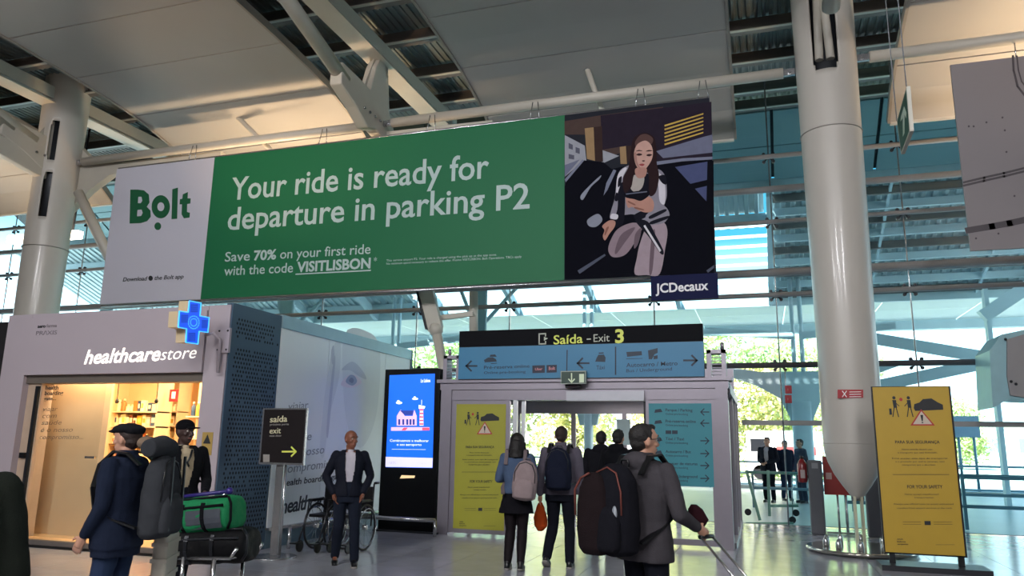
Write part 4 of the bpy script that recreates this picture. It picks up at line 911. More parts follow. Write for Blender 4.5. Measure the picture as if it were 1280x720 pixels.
for i, (u, l_) in enumerate(((148, 'left'), (197, 'right'))):
    p = at(u, 482, 'Y', 9.4); pn = empty('pendant_cable', (p.x, 9.4, 2.2), 'thin sensor cable hanging in the shop doorway, the %s one' % l_, 'cable'); MB().tube([(p.x, 9.4, 2.95), (p.x+.01, 9.4, 2.12)], .006, 6).build('cable', dark_m, pn); MB().lathe((p.x+.01, 9.4, 2.06), [(.02, 0), (.03, .03), (.015, .07)], 10).build('end_piece', dark_m, pn)
for x in (-9.9, -8.9, -7.9):
    sp = empty('shop_ceiling_light', (x, 9.7, 2.93), 'warm ceiling light panel inside the shop', 'ceiling light', 'shop ceiling lights'); MB().box((x-.3, 9.5, 2.92), (x+.3, 9.9, 2.95)).build('diffuser', M('shop_light', 'ffd9a0', .5, noise=0, emit=4), sp)
    area('shop_light', (x, 9.7, 2.9), .6, 46, (1, .70, .40)); area('shop_light', (x, 11.2, 2.9), .6, 26, (1, .70, .40))
area('shop_light', (-9.6, 8.98, 2.9), 1.2, 60, (1, .74, .46), sizey=.2)  # unseen strip light added to warm the inner wall behind the leaf

# neighbouring dark shop wall at far left
nb = empty('wall_left', (-13, 8.7, 0), kind='structure'); MB().box((-16, 8.75, 0), (-11.06, 9.0, 3.3)).build('dark_cladding', M('dark_wall', '1c1a1d', .5), nb)
# ================================================================= MURAL AND PERFORATED WALL
mu = empty('wall_side', (-6.9, 11.5, 0), kind='structure')
WX = -6.9
MB().box((WX-.1, 8.62, 0), (WX, 9.76, 3.40)).build('perforated_panel', blue_clad, mu, label='blue-grey perforated metal panel')
mb = MB()
for j in range(50):
    for i in range(16):
        y = 8.74+i*.062+(.031 if j % 2 else 0); z = .25+j*.060
        if z > 2.95 and i > 13: continue
        if 2.78 < z < 2.9: continue
        if random.random() < .06: continue
        c = Vector((WX+.001, y, z)); mb.add([c+Vector((0, .019*math.cos(a), .021*math.sin(a))) for a in [k*math.pi/3 for k in range(6)]], [tuple(range(6))])
mb.build('perforation', M('hole_dark', '10151a', .8, noise=0), mu, kind='stuff')
MB().box((WX-.12, 9.77, 3.22), (WX+.02, 14.32, 3.42)).build('top_rail', M('rail_bluegrey', '8fa8b2', .4, .3), mu); MB().box((WX-.12, 14.3, 0), (WX+.02, 14.36, 3.42)).build('end_post', blue_clad, mu)
MB().box((WX-.1, 9.77, 0), (WX+.0, 14.3, .25)).build('plinth', M('plinth_blue', '5a6f7c', .4, .2), mu); MB().box((WX, 9.77, .25), (WX+.05, 14.3, .29)).build('plinth_rail', steel, mu)
ed = [9.78, 11.15, 11.9, 13.2, 14.3]
for a, b in zip(ed[:-1], ed[1:]): MB().box((WX-.06, a+.006, .29), (WX, b-.006, 3.22)).build('mural_panel', frost, mu)
pl = Plane('X', WX, 1)
def ml(col, pts, lift, nm='mural_print'):
    mb = MB()
    for p in pts: patch(mb, pl, p, lift, True)
    return mb.build(nm, M('mu_'+col, col, .4, noise=.02), mu)
ml('d6dcdf', [[(400, 560), (405, 500), (415, 440), (425, 425), (424, 470), (412, 520), (405, 570)], [(430, 420), (460, 415), (475, 440), (470, 520), (450, 560), (432, 520)]], .0012)
ml('bcc2cc', [[(408, 540), (411, 500), (417, 450), (419, 452), (414, 505), (410, 545)], [(427, 462), (440, 452), (452, 462), (458, 474), (448, 470), (438, 463)], [(414, 440), (417, 432), (418, 450), (415, 455)]], .002)
ml('dcd3d8', [[(426, 480), (434, 470), (444, 469), (452, 478), (442, 484), (432, 484)]], .0026)
ml('9aa6b8', [[(432, 477), (437, 469), (443, 470), (446, 477), (440, 482)]], .0032)
ml('77819a', [[(436, 476), (439, 472), (442, 475), (440, 479)]], .0038)
thin = M('mural_thin', '8b9296', .5, noise=0); mb = MB()
for t, a, b, h in (('viajar', (360, 513), (385, 510.5), 10), ('com', (359, 532), (380, 529), 9), ('saúde', (357, 553.5), (389, 550), 11), ('é o nosso', (354, 573), (405, 566.5), 11), ('compromisso', (353, 592), (421, 583), 11)): ptext(mb, pl, t, a, b, h, shear=.1)
mb.build('mural_slogan_thin', thin, mu)
mb = MB(); ptext(mb, pl, 'health boarding gate...', (352.5, 608), (432, 597.5), 8, bold=.012, shear=.1); ptext(mb, pl, 'healthcare', (350.5, 642.5), (410, 631), 18, bold=.02, shear=.15, space=.93); mb.build('mural_slogan_bold', M('mural_bold', '30343c', .5, noise=0), mu)
mb = MB(); ptext(mb, pl, 'store', (411, 631), (436, 626.5), 15, shear=.15); mb.build('mural_slogan_bold', M('mural_bold', ''), mu)
# ================================================================= EXIT SIGN STAND
st = empty('exit_sign_stand', (-6.3, 9.12, 0), 'dark saída exit sign with yellow arrow on a steel post', 'sign')
a_, b_ = at(331, 512, 'Y', 9.08), at(377.5, 579, 'Y', 9.08)
MB().box((a_.x-.03, 9.08, b_.z-.03), (b_.x+.02, 9.12, a_.z+.02)).build('frame', steel, st); MB().box((a_.x, 9.072, b_.z), (b_.x, 9.08, a_.z)).build('face', M('sign_darkbrown', '1b1617', .8, noise=0, spec=.2), st)
MB().box((-6.36, 9.13, .03), (-6.25, 9.17, b_.z+.2)).build('post', steel, st); MB().tube([(-6.22, 9.15, .03), (-6.22, 9.15, b_.z)], .018, 10).build('post_tube', steel, st); MB().lathe((-6.3, 9.14, 0), [(.30, 0), (.30, .015), (.27, .025)], 40).build('base', steel, st)
pl = Plane('Y', 9.072, -1); mb = MB(); ptext(mb, pl, 'saída', (337.5, 528), (359, 527), 7.5, bold=.012); ptext(mb, pl, 'exit', (337, 542), (351, 541.5), 7, bold=.004); mb.build('lettering', M('sign_pale', 'cfc9a4', .5, noise=0), st)
mb = MB(); ptext(mb, pl, 'próxima porta', (337.5, 532), (361, 531.3), 2.5); ptext(mb, pl, 'next door', (337, 546), (352, 545.7), 2.5); patch(mb, pl, [(329, 568), (337, 568), (337, 577.5), (329, 577.5)]); mb.build('small_lettering', M('sign_grey', '8f8a84', .5, noise=0), st, kind='stuff')
mb = MB(); arrow(mb, pl, 353, 370, 564.5, .022, 1, 5.5); mb.build('arrow', M('sign_lime', ''), st)
# ================================================================= YELLOW STANDING SIGN (right)
ys = empty('safety_sign_stand', (2.1, 12.0, 0), 'tall yellow-ochre standing safety sign on a dark base beside the white column', 'sign')
YY = 11.6
tl, tr, bl_, br = at(1090, 484, 'Y', YY), at(1186, 484.5, 'Y', YY), at(1112, 690, 'Y', YY), at(1206, 690, 'Y', YY)
MB().box((tl.x-.012, YY, tl.z-2.20), (tr.x+.02, YY+.05, tl.z+.01)).build('frame', dark_m, ys)
MB().box((tl.x+.005, YY-.006, bl_.z), (br.x, YY, tl.z)).build('panel', ymat2, ys)
for x in (tl.x+.05, br.x-.08): MB().box((x, YY, .02), (x+.07, YY+.05, .3)).build('foot_post', dark_m, ys)
MB().box((tl.x-.08, YY-.22, 0), (br.x+.25, YY+.32, .07)).build('base', M('base_dark', '25262c', .4), ys)
safety(Slant(Plane('Y', YY-.006, -1), .098, 484), ys, 1091, 484, 96, 204)
# ================================================================= PEOPLE
from mathutils import noise as mnoise
skin_l = M('skin_light', 'b98a72', .55, 0, .04); skin_d = M('skin_dark', '3a2620', .5, 0, .04); skin_m = M('skin_brown', '7a4a36', .5, 0, .04)
hair_b = M('hair_black', '14100f', .6, 0, .1, 40, .4, 120); hair_br = M('hair_brown', '2a1c17', .6, 0, .1, 40, .4, 120)
def cloth(n, h, r=.95): return M(n, h, r, 0, .10, 12, .25, 160, spec=.12)
def ruffle(o, amp, sc):
    me = o.data; me.update(); n = [v.normal.copy() for v in me.vertices]
    for v, k in zip(me.vertices, n): v.co += k*(amp*mnoise.fractal(v.co*sc+Vector((3, 7, 1)), 1.0, 2.0, 3))
    me.update()
def lerp(a, b, t): return tuple(a[i]+(b[i]-a[i])*t for i in range(3))
def person(label, x, y, rz, H, P=None, skin=skin_l, top=None, bottom=None, shoe=black_m, hair=None, hairkind='short', group=None, fine=.011, head=0, lean=0, wid=1.0, topz=(.80, 1.47), shirt=None, skirt=None, face=True, legmat=None, beard=False, cap=None, hood=None, collar=None, glasses=False, toprad=1.0):
    """local space: facing +Y, feet on z=0, for a 1.75 m figure"""
    P = P or {}; s = H/1.75
    root = empty('person', (x, y, 0), label, 'person', group)
    T = Matrix.Translation((x, y, 0)) @ Matrix.Rotation(rz, 4, 'Z') @ Matrix.Scale(s, 4)
    def L(z): return lean*max(0, z-.9)          # forward offset with height
    J = dict(shL=(-.185*wid, L(1.40), 1.405), shR=(.185*wid, L(1.40), 1.405), elL=(-.235*wid, L(1.13)-.02, 1.13), elR=(.235*wid, L(1.13)-.02, 1.13), wrL=(-.24*wid, L(.9)+.06, .885), wrR=(.24*wid, L(.9)+.06, .885),
             hiL=(-.092, 0, .90), hiR=(.092, 0, .90), knL=(-.10, .02, .485), knR=(.10, .02, .485), anL=(-.105, -.02, .085), anR=(.105, -.02, .085), ftL=0, ftR=0)
    J.update(P)
    hc = Vector((0, L(1.62)+.015, 1.600)); hp = P.get('hc')
    if hp: hc = Vector(hp)
    HR = Matrix.Rotation(head, 3, 'Z') @ Matrix.Rotation(P.get('nod', 0), 3, 'X')
    def hp_(v): return hc+HR @ Vector(v)
    def limb(mb, pts, rr, n=12):
        for i in range(len(pts)-1):
            mb.tube([pts[i], pts[i+1]], rr[i], n, rr[i+1])
        for p, r in zip(pts, rr): mb.sph(p, r, 12, 8)
    def torso(mb, e, z0, z1, rx=1.0):
        R = [(.80, .172, .122), (.88, .172, .122), (.95, .168, .120), (1.07, .142, .105), (1.20, .160, .115), (1.32, .178, .118), (1.40, .165, .105), (1.44, .125, .082), (1.475, .085, .068), (1.50, .064, .060)]
        rings = [((0, L(z), z), (a*wid*rx+e), (b*rx+e)) for z, a, b in R if z0-.001 <= z <= z1+.001]
        mb.loft(rings, 20, 2.3)
    # ---- body: one continuous surface
    b = MB(); torso(b, -.012, .80, 1.49)
    b.tube([(0, L(1.44), 1.44), hc+HR @ Vector((0, -.012, -.06))], .056, 14, .054)
    b.sph(hc+HR @ Vector((0, -.008, .032)), (.079, .099, .098), 18, 12, HR); b.sph(hp_((0, .028, -.045)), (.054, .060, .068), 16, 10, HR); b.sph(hp_((0, .055, -.088)), (.026, .024, .020), 10, 8, HR)
    b.tube([hp_((0, .083, .022)), hp_((0, .108, -.022))], .008, 8, .013); b.sph(hp_((0, .100, -.025)), (.017, .012, .010), 8, 6, HR)
    b.sph(hp_((0, .080, .045)), (.055, .016, .012), 10, 6, HR); b.sph(hp_((0, .082, -.058)), (.024, .012, .010), 10, 6, HR)
    for sx in (-1, 1):
        b.sph(hp_((sx*.079, -.008, -.002)), (.010, .019, .032), 8, 6, HR); b.sph(hp_((sx*.040, .062, -.015)), (.022, .020, .018), 8, 6, HR)
    for S, sx in (('L', -1), ('R', 1)):
        sh, el, wr = [Vector(J[k+S]) for k in ('sh', 'el', 'wr')]
        limb(b, [sh, lerp(sh, el, .5), el, lerp(el, wr, .35), wr], [.052, .047, .038, .038, .026])
        # hand: palm, four fingers, thumb
        d = P.get('hand'+S); d = Vector(d).normalized() if d else (wr-el).normalized()
        side = Vector((0, 1, 0)) if abs(d.y) < .8 else Vector((0, 0, 1)); side = (side-d*side.dot(d)).normalized(); nrm = d.cross(side)*sx*-1
        c = wr+d*.05; b.tube([wr, wr+d*.045+side*.004, wr+d*.088], [.024, .031, .028], 8)
        b.tube([wr+side*.022+d*.03, wr+side*.024+d*.085], .014, 8); b.tube([wr-side*.022+d*.03, wr-side*.022+d*.08], .014, 8)
        curl = P.get('curl', .5)
        for q, (off, ln) in enumerate(((.030, .072), (.010, .080), (-.010, .075), (-.029, .058))):
            p0 = wr+d*.085+side*off; d1 = (d+nrm*curl*.5).normalized(); p1 = p0+d1*ln*.5; d2 = (d+nrm*curl*1.5).normalized(); b.tube([p0, p1, p1+d2*ln*.5], [.0095, .009, .0075], 7)
        t0 = wr+d*.025+side*.024; b.tube([t0, t0+(d*.5+side*.8).normalized()*.038, t0+(d*.5+side*.8).normalized()*.038+(d*.9+side*.25+nrm*.3).normalized()*.032], [.014, .011, .009], 7)
    for S in 'LR':
        hi, kn, an = [Vector(J[k+S]) for k in ('hi', 'kn', 'an')]
        limb(b, [hi, lerp(hi, kn, .5), kn, lerp(kn, an, .3), an], [.088, .072, .054, .056, .036]); b.tube([an, an+Vector((0, .10, -.045))], .034, 10, .026)
    b.xf(T); bo = remeshed(b, 'body', skin, root, fine*s*.72, 2)
    # ---- trousers / stockings
    if bottom is not None:
        t = MB(); torso(t, .008, .80, 1.07)
        for S in 'LR':
            hi, kn, an = [Vector(J[k+S]) for k in ('hi', 'kn', 'an')]
            k_ = .55 if legmat else 1
            limb(t, [hi, lerp(hi, kn, .5), kn, lerp(kn, an, .4), lerp(kn, an, .97)], [.100, .086, .070*1, .068, .060] if not legmat else [.098, .084, .068, .068, .050])
        t.xf(T); to = remeshed(t, 'trousers' if not legmat else 'leggings', bottom, root, fine*s, 2); ruffle(to, .006*s, 7)
    if skirt is not None:
        k = MB(); k.loft([((0, -.01, .70), .235, .16), ((0, 0, .80), .215, .155), ((0, 0, .95), .175, .13), ((0, 0, 1.05), .155, .118)], 24); k.xf(T); ko = remeshed(k, 'skirt', skirt, root, fine*s, 2); ruffle(ko, .008, 9)
    # ---- top
    if shirt is not None:
        h = MB(); torso(h, .004, .95, 1.45); h.tube([(0, L(1.44), 1.42), (0, L(1.5)+.008, 1.485)], .072, 14, .064); h.xf(T); remeshed(h, 'shirt', shirt, root, fine*s, 2)
    if top is not None:
        j = MB(); z0, z1 = topz; torso(j, .028 if shirt is None else .024, max(z0, .80), 1.475, toprad)
        if z0 < .79: j.loft([((0, 0, z0), .205*wid, .150), ((0, 0, .88), .205*wid, .150), ((0, L(.95), .95), .19*wid, .14)], 20)
        for S in 'LR':
            sh, el, wr = [Vector(J[k+S]) for k in ('sh', 'el', 'wr')]
            limb(j, [sh, lerp(sh, el, .5), el, lerp(el, wr, .5), lerp(el, wr, .93)], [.066*toprad, .062*toprad, .055, .050, .043])
        if shirt is not None:   # open jacket: cut the front centre away
            j.xf(T); jo = remeshed(j, 'jacket', top, root, fine*s, 2)
            bm = bmesh.new(); bm.from_mesh(jo.data); inv = (T.inverted() @ Matrix.Translation(ORG[root]))
            dead = [f for f in bm.faces if (lambda c: c.y > .06+L(c.z) and c.z > .86 and abs(c.x) < (.012+.055*min(1, max(0, (c.z-.90)/.35))))(inv @ f.calc_center_median())]
            bmesh.ops.delete(bm, geom=dead, context='FACES'); bm.to_mesh(jo.data); bm.free()
            sd = jo.modifiers.new('s', 'SOLIDIFY'); sd.thickness = .008
        else:
            if collar: j.tube([(0, L(1.44)-.005, 1.43), (0, L(1.5)-.005, 1.525)], .090, 16, .074)
            if hood: j.sph((0, L(1.42)-.07, 1.46), (.13, .085, .075), 14, 9)
            j.xf(T); jo = remeshed(j, 'jacket', top, root, fine*s, 2)
        ruffle(jo, .009*s, 6)
    # ---- hair, cap, face
    if hair is not None:
        h = MB()
        if hairkind == 'short':
            h.sph(hp_((0, -.022, .045)), (.084, .098, .090), 18, 12, HR); h.sph(hp_((0, -.050, -.010)), (.070, .060, .062), 14, 10, HR); h.sph(hp_((0, .045, .105)), (.050, .040, .022), 12, 8, HR)
        elif hairkind == 'long':
            h.sph(hp_((0, -.02, .04)), (.094, .105, .095), 18, 12, HR); h.tube([hp_((0, -.055, .02)), hp_((0, -.075, -.10)), hp_((0, -.09, -.20))], [.090, .092, .105], 16)
            for sx in (-1, 1): h.tube([hp_((sx*.07, 0, .0)), hp_((sx*.09, .01, -.12)), hp_((sx*.10, .02, -.21))], [.038, .036, .02], 10)
        h.xf(T); ho = remeshed(h, 'hair', hair, root, fine*s*.8, 2); ruffle(ho, .006, 20)
    if cap:
        c = MB(); kind, cm = cap
        if kind == 'flat': c.sph(hp_((0, -.012, .085)), (.104, .128, .045), 18, 10, HR); c.sph(hp_((0, .10, .066)), (.070, .050, .014), 14, 6, HR); c.sph(hp_((0, -.05, .072)), (.092, .085, .045), 14, 8, HR)
        else: c.sph(hp_((0, -.005, .065)), (.088, .104, .075), 18, 10, HR); c.sph(hp_((0, .125, .052)), (.062, .070, .010), 14, 6, HR)
        c.xf(T); remeshed(c, 'cap', cm, root, fine*s*.7, 2)
    if face:
        for sx in (-1, 1):
            MB().sph(hp_((sx*.030, .0725, .020)), .0125, 10, 8).xf(T).build('eye', M('eye_white', 'b8b0a8', .3, noise=0), root); MB().sph(hp_((sx*.031, .0815, .020)), .0052, 8, 6).xf(T).build('iris', M('eye_dark', '140e0c', .2, noise=0), root)
            MB().tube([hp_((sx*.014, .092, .044)), hp_((sx*.032, .094, .049)), hp_((sx*.050, .082, .043))], .0042, 6).xf(T).build('eyebrow', hair_b, root)
        MB().tube([hp_((-.024, .083, -.052)), hp_((0, .094, -.054)), hp_((.024, .083, -.052))], .0055, 8).xf(T).build('mouth', M('lip', '7a4038', .5, noise=0), root)
    if beard: MB().sph(hp_((0, .036, -.062)), (.058, .058, .052), 14, 8, HR).xf(T).build('beard', hair_b, root)
    if glasses:
        g = MB()
        for sx in (-1, 1):
            g.tube([hp_((sx*.032+.022*math.cos(a), .098, .020+.017*math.sin(a))) for a in [k*math.pi/6 for k in range(13)]], .002, 6); g.tube([hp_((sx*.054, .096, .024)), hp_((sx*.083, -.005, .018))], .0022, 6)
        g.xf(T).build('glasses', black_m, root)
    # ---- shoes
    for S in 'LR':
        an = Vector(J['an'+S]); tw = J['ft'+S]; A = Matrix.Translation(an) @ Matrix.Rotation(tw, 4, 'X')
        f = MB(); 
        f.sph((0, .0, .0), (.048, .060, .050)); f.sph((0, .075, -.035), (.047, .11, .036)); f.sph((0, -.015, -.035), (.042, .055, .045)); f.box((-.036, -.055, -.082), (.036, .15, -.055))
        f.xf(A); f.xf(T); fo = remeshed(f, 'shoe', shoe, root, .008*s, 2)
        q = MB().loft([((0, .05, -.086), .045, .125), ((0, .05, -.066), .047, .128)], 20, 2.6); q.xf(A); q.xf(T); q.build('sole', M('sole_pale', '8a8682', .7) if hairkind != 'x' else black_m, fo)
    return root, T
def rucksack(label, T, mat, c=(0, -.24, 1.20), w_=.31, d_=.19, h_=.48, strap=black_m, pocket=True, piping=None, lobes=1, pocketmat=None, tilt=0, group=None, topflap=False):
    o = T.to_translation(); r = empty('backpack', (o.x, o.y, (T @ Vector(c)).z-h_/2), label, 'backpack', group)
    TT = T @ Matrix.Translation(c) @ Matrix.Rotation(tilt, 4, 'Y')
    mb = MB(); R = [(-.5, .34, .32), (-.44, .46, .45), (-.2, .50, .50), (.12, .49, .48), (.32, .42, .41), (.44, .29, .30), (.5, .12, .15)]
    mb.loft([((0, -.03*(1-abs(z)), z*h_), a*w_, b_*d_) for z, a, b_ in R], 24, 2.4); mb.xf(TT); bo = remeshed(mb, 'main_bag', mat, r, .012, 2); ruffle(bo, .007, 9)
    if pocket:
        mb = MB(); mb.loft([((0, -d_*.52, z*h_*.5-h_*.2), a*w_*.8, b_*d_*.5) for z, a, b_ in R], 20, 2.6); mb.xf(TT); po = remeshed(mb, 'front_pocket', pocketmat or mat, r, .012, 2)
    zp = MB(); zp.tube([(-.40*w_, -d_*.44, -.05*h_), (-.40*w_, -d_*.46, .2*h_), (-.25*w_, -d_*.40, .40*h_), (0, -d_*.36, .46*h_), (.25*w_, -d_*.40, .40*h_), (.40*w_, -d_*.46, .2*h_), (.40*w_, -d_*.44, -.05*h_)], .006, 6); zp.xf(TT); zp.build('zip', piping or black_m, r)
    MB().tube([(-.04, d_*.3, h_*.46), (-.03, d_*.3, h_*.54), (.03, d_*.3, h_*.54), (.04, d_*.3, h_*.46)], .008, 8).xf(TT).build('grab_handle', strap, r)
    for sx in (-1, 1):
        mb = MB(); x = sx*.125; pts = [(x, c[1]+d_*.35, c[2]+h_*.38), (x*1.0, -.08, 1.50), (x, .03, 1.515), (x*1.02, .125, 1.42), (x*1.15, .15, 1.25), (x*1.35, .10, 1.10), (x*1.45, -.05, 1.02), (x*1.2, c[1]+d_*.2, c[2]-h_*.36)]
        P_ = [T @ Vector(p) for p in pts]
        for a, b_ in zip(P_[:-1], P_[1:]): mb.bar(a, b_, .045, .014)
        mb.build('shoulder_strap', strap, r)
    return r, TT
navy_c = cloth('navy_jacket', '1b2233'); black_c = cloth('black_coat', '121317'); jean_c = cloth('jeans', '26324a'); dark_t = cloth('dark_trousers', '15171f'); suit_c = cloth('suit_navy', '141722', .7); shirt_w = cloth('shirt_white', 'b9b4bd'); denim = cloth('denim_jacket', '4a5a74'); tan_c = cloth('backpack_beige', '8f7f80'); grey_c = cloth('grey_jacket', '5a5560'); dgrey_c = cloth('dark_grey_jacket', '3f3c40'); olive_c = cloth('olive_coat', '1d211c'); pack_b = cloth('pack_black', '15151b'); pack_g = cloth('pack_grey', '34363a'); tights = cloth('tights', '1a1518', .6); brownp = cloth('pack_brown', '1d1517'); white_c = cloth('cream_shirt', 'b5a488')
D = math.radians
# bald man facing the camera, hands in pockets
bald, Tb = person('bald man in dark suit jacket and white shirt walking towards us, hands in pockets', -5.11, 8.93, D(212), 1.70,
    dict(elL=(-.285, -.07, 1.13), elR=(.30, -.07, 1.13), wrL=(-.19, .075, .915), wrR=(.19, .08, .915), handL=(.25, -.1, -.9), handR=(-.25, -.1, -.9), knL=(-.10, .09, .48), anL=(-.12, .10, .085), knR=(.10, .03, .485), anR=(.12, -.14, .10), ftR=-.3),
    skin=skin_m, top=suit_c, shirt=shirt_w, bottom=cloth('dark_jeans', '1a1f2b'), head=D(32), topz=(.88, 1.47))
# woman from behind
girl, Tg = person('woman with long black hair in denim jacket, dark skirt and tights, seen from behind', -3.03, 9.55, D(8), 1.70,
    dict(elL=(-.25, .02, 1.13), wrL=(-.16, .20, 1.12), elR=(.24, .04, 1.14), wrR=(.14, .22, 1.15), knL=(-.08, .03, .485), anL=(-.10, -.04, .085), knR=(.08, .02, .485), anR=(.085, -.12, .09), ftR=-.15),
    top=denim, bottom=tights, legmat=True, skirt=cloth('skirt_black', '141318'), hair=hair_b, hairkind='long', topz=(.93, 1.47), face=False, wid=.93)
tmp = MB().tube([(0, 0, 1.435), (0, -.0, 1.475)], .098, 18, .088).xf(Tg).build('pale_collar', cloth('fleece_collar', 'a89a92'), girl)
rucksack('beige backpack slung on the right side of the woman in denim', Tg, tan_c, c=(.15, -.22, 1.13), w_=.33, d_=.20, h_=.50, tilt=.08, strap=cloth('strap_beige', '6d6264'))
# man with orange bag
man2, Tm = person('man in grey top and dark trousers from behind, holding an orange bag', -2.55, 9.95, D(2), 1.80,
    dict(elL=(-.26, -.03, 1.12), wrL=(-.27, .0, .87), elR=(.25, .0, 1.12), wrR=(.25, .06, .88), knL=(-.11, .05, .49), anL=(-.16, -.10, .12), ftL=-.5, knR=(.11, .02, .485), anR=(.13, -.06, .085)),
    top=grey_c, bottom=dark_t, hair=hair_br, face=True, head=D(14), wid=1.12, collar=True, topz=(.88, 1.47))
rucksack('dark navy backpack worn by the man with the orange bag', Tm, cloth('pack_navy', '181c2b'), c=(.02, -.22, 1.20), w_=.34, d_=.18, h_=.52)
hp = Tm @ Vector((-.27, .02, .77))
ob = empty('orange_bag', (hp.x, hp.y, hp.z-.34), 'orange cloth bag hanging from the hand of the man in the grey top', 'bag')
mb = MB().loft([((hp.x, hp.y, hp.z-.36), .03, .05), ((hp.x+.01, hp.y, hp.z-.30), .085, .085), ((hp.x, hp.y, hp.z-.2), .09, .08), ((hp.x, hp.y, hp.z-.08), .06, .05), ((hp.x, hp.y, hp.z), .02, .02)], 14, 2.2); o = remeshed(mb, 'pouch', cloth('orange_cloth', 'b8481c'), ob, .01, 1); ruffle(o, .008, 14)
MB().tube([(hp.x, hp.y, hp.z-.02), (hp.x, hp.y, hp.z+.08)], .008, 8).build('handle', cloth('orange_cloth', ''), ob)
# dark figures beyond
p7, T7 = person('man in black hooded jacket stepping through the doorway, partly hidden by the bigger backpack', -2.0, 11.15, D(-20), 1.79,
    dict(knL=(-.10, .10, .49), anL=(-.12, .02, .085), knR=(.1, 0, .485), anR=(.1, -.18, .12), ftR=-.5), top=black_c, bottom=cloth('grey_jeans', '4a4850'), hair=hair_b, hood=True, collar=True, face=False, wid=1.15, head=D(10), fine=.013)
p7b, T7b = person('dark-haired person just left of and behind the man in the black hooded jacket', -2.42, 12.0, D(5), 1.78, {}, top=cloth('black_top2', '17171c'), bottom=dark_t, hair=hair_b, hood=True, collar=True, wid=1.12, face=False, fine=.014)
# near man with glasses
nm, Tn = person('man with glasses in grey hooded jacket pulling a trolley case, seen from behind', -.80, 5.45, D(-34), 1.72,
    dict(elR=(.30, .02, 1.12), wrR=(.26, .24, 1.03), handR=(.1, .8, -.5), elL=(-.26, .02, 1.13), wrL=(-.22, .20, 1.0), knL=(-.10, .04, .485), anR=(.11, -.1, .085)),
    top=dgrey_c, bottom=dark_t, hair=hair_b, glasses=True, hood=True, collar=True, head=D(-22), wid=1.12, topz=(.80, 1.47), face=True, fine=.010)
rk2, TR = rucksack('bulky black backpack with rusty piping on the man with glasses', Tn, pack_b, c=(-.01, -.26, 1.15), w_=.37, d_=.26, h_=.60, piping=M('rust_piping', '6a3228', .6))
mb = MB(); mb.loft([((-.09, -.13, z*.54-.03), a*.27, b_*.20) for z, a, b_ in [(-.5, .32, .30), (-.42, .45, .44), (-.2, .50, .50), (.10, .50, .48), (.30, .43, .42), (.43, .29, .30), (.5, .12, .14)]], 20, 2.2); mb.xf(TR); remeshed(mb, 'side_compartment', brownp, rk2, .012, 2)
mb = MB(); mb.tube([(-.215, -.19, -.05), (-.21, -.20, .12), (-.16, -.19, .20), (-.08, -.19, .235)], .008, 6); mb.xf(TR); mb.build('piping', M('rust_piping', ''), rk2)
mb = MB().sph((.11, -.14, -.02), (.022, .012, .05)).xf(TR); mb.build('key_fob', M('fob_pale', '8f959c', .4), rk2)
hnd = Tn @ Vector((.27, .33, .96))
tc_ = empty('trolley_case', (hnd.x+.28, hnd.y-.40, 0), 'dark trolley case on a telescopic handle, pulled by the man with glasses', 'suitcase')
dirv = (Vector((hnd.x+.36, hnd.y-.30, .58))-hnd); sdv = dirv.cross(Vector((0, 0, 1))).normalized()*.055
for s_ in (-1, 1): MB().tube([hnd+sdv*s_, hnd+dirv+sdv*s_], .009, 8).build('handle_tube', steel, tc_)
MB().tube([hnd-sdv*1.2, hnd+sdv*1.2], .014, 8).build('grip', black_m, tc_)
e_ = hnd+dirv; mb = MB().cbox((e_.x+.10, e_.y-.07, .31), (.40, .24, .55), .2); bevel(mb.build('case_body', cloth('case_dark', '1a1a22'), tc_), .04, 3)
for s_ in (-1, 1): MB().lathe((e_.x+.1+s_*.15, e_.y-.07, .035), [(.034, -.015), (.034, .015)], 12, 'X').build('wheel', black_m, tc_)
# dark red bag in his hand area
rb = Tn @ Vector((.30, .20, .93)); hb = empty('small_bag', (rb.x, rb.y, rb.z), 'small dark red bag under the forearm of the man with glasses', 'bag'); mb = MB().loft([((rb.x, rb.y+.12, rb.z+.08), .03, .03), ((rb.x, rb.y+.12, rb.z+.14), .07, .04), ((rb.x-.02, rb.y+.12, rb.z+.21), .05, .03), ((rb.x-.03, rb.y+.12, rb.z+.24), .02, .02)], 14, 2.1); remeshed(mb, 'pouch', cloth('dark_red_cloth', '2a1218'), hb, .01, 2)
# left man with flat cap (profile)
lm, Tl = person('man in flat cap and navy jacket in profile facing left, wearing a grey trekking backpack', -4.53, 4.62, D(104), 1.67,
    dict(elL=(-.25, .0, 1.12), wrL=(-.23, .12, .90), elR=(.25, .02, 1.12), wrR=(.23, .13, .90), knL=(-.10, .05, .485), anR=(.1, -.1, .085)),
    top=navy_c, bottom=jean_c, hair=hair_br, cap=('flat', cloth('flat_cap', '191a1e')), collar=True, topz=(.74, 1.47), wid=1.1, fine=.010, head=D(-4), toprad=1.08)
rk3, T3 = rucksack('grey trekking backpack with a rolled top on the man in the flat cap', Tl, pack_g, c=(.02, -.27, 1.18), w_=.34, d_=.24, h_=.62, tilt=0)
mb = MB().tube([(-.17, .02, .36), (0, .0, .38), (.17, .02, .36)], [.07, .085, .07], 14).xf(T3); o = remeshed(mb, 'rolled_top', pack_g, rk3, .012, 2)
for sx in (-.09, .09): MB().bar(T3 @ Vector((sx, -.16, -.25)), T3 @ Vector((sx, -.15, .30)), .02, .01).build('compression_strap', black_m, rk3)
MB().sph((.0, .13, .40), (.09, .07, .055)).xf(T3).build('tan_roll', cloth('tan_roll', '7a6858'), rk3)
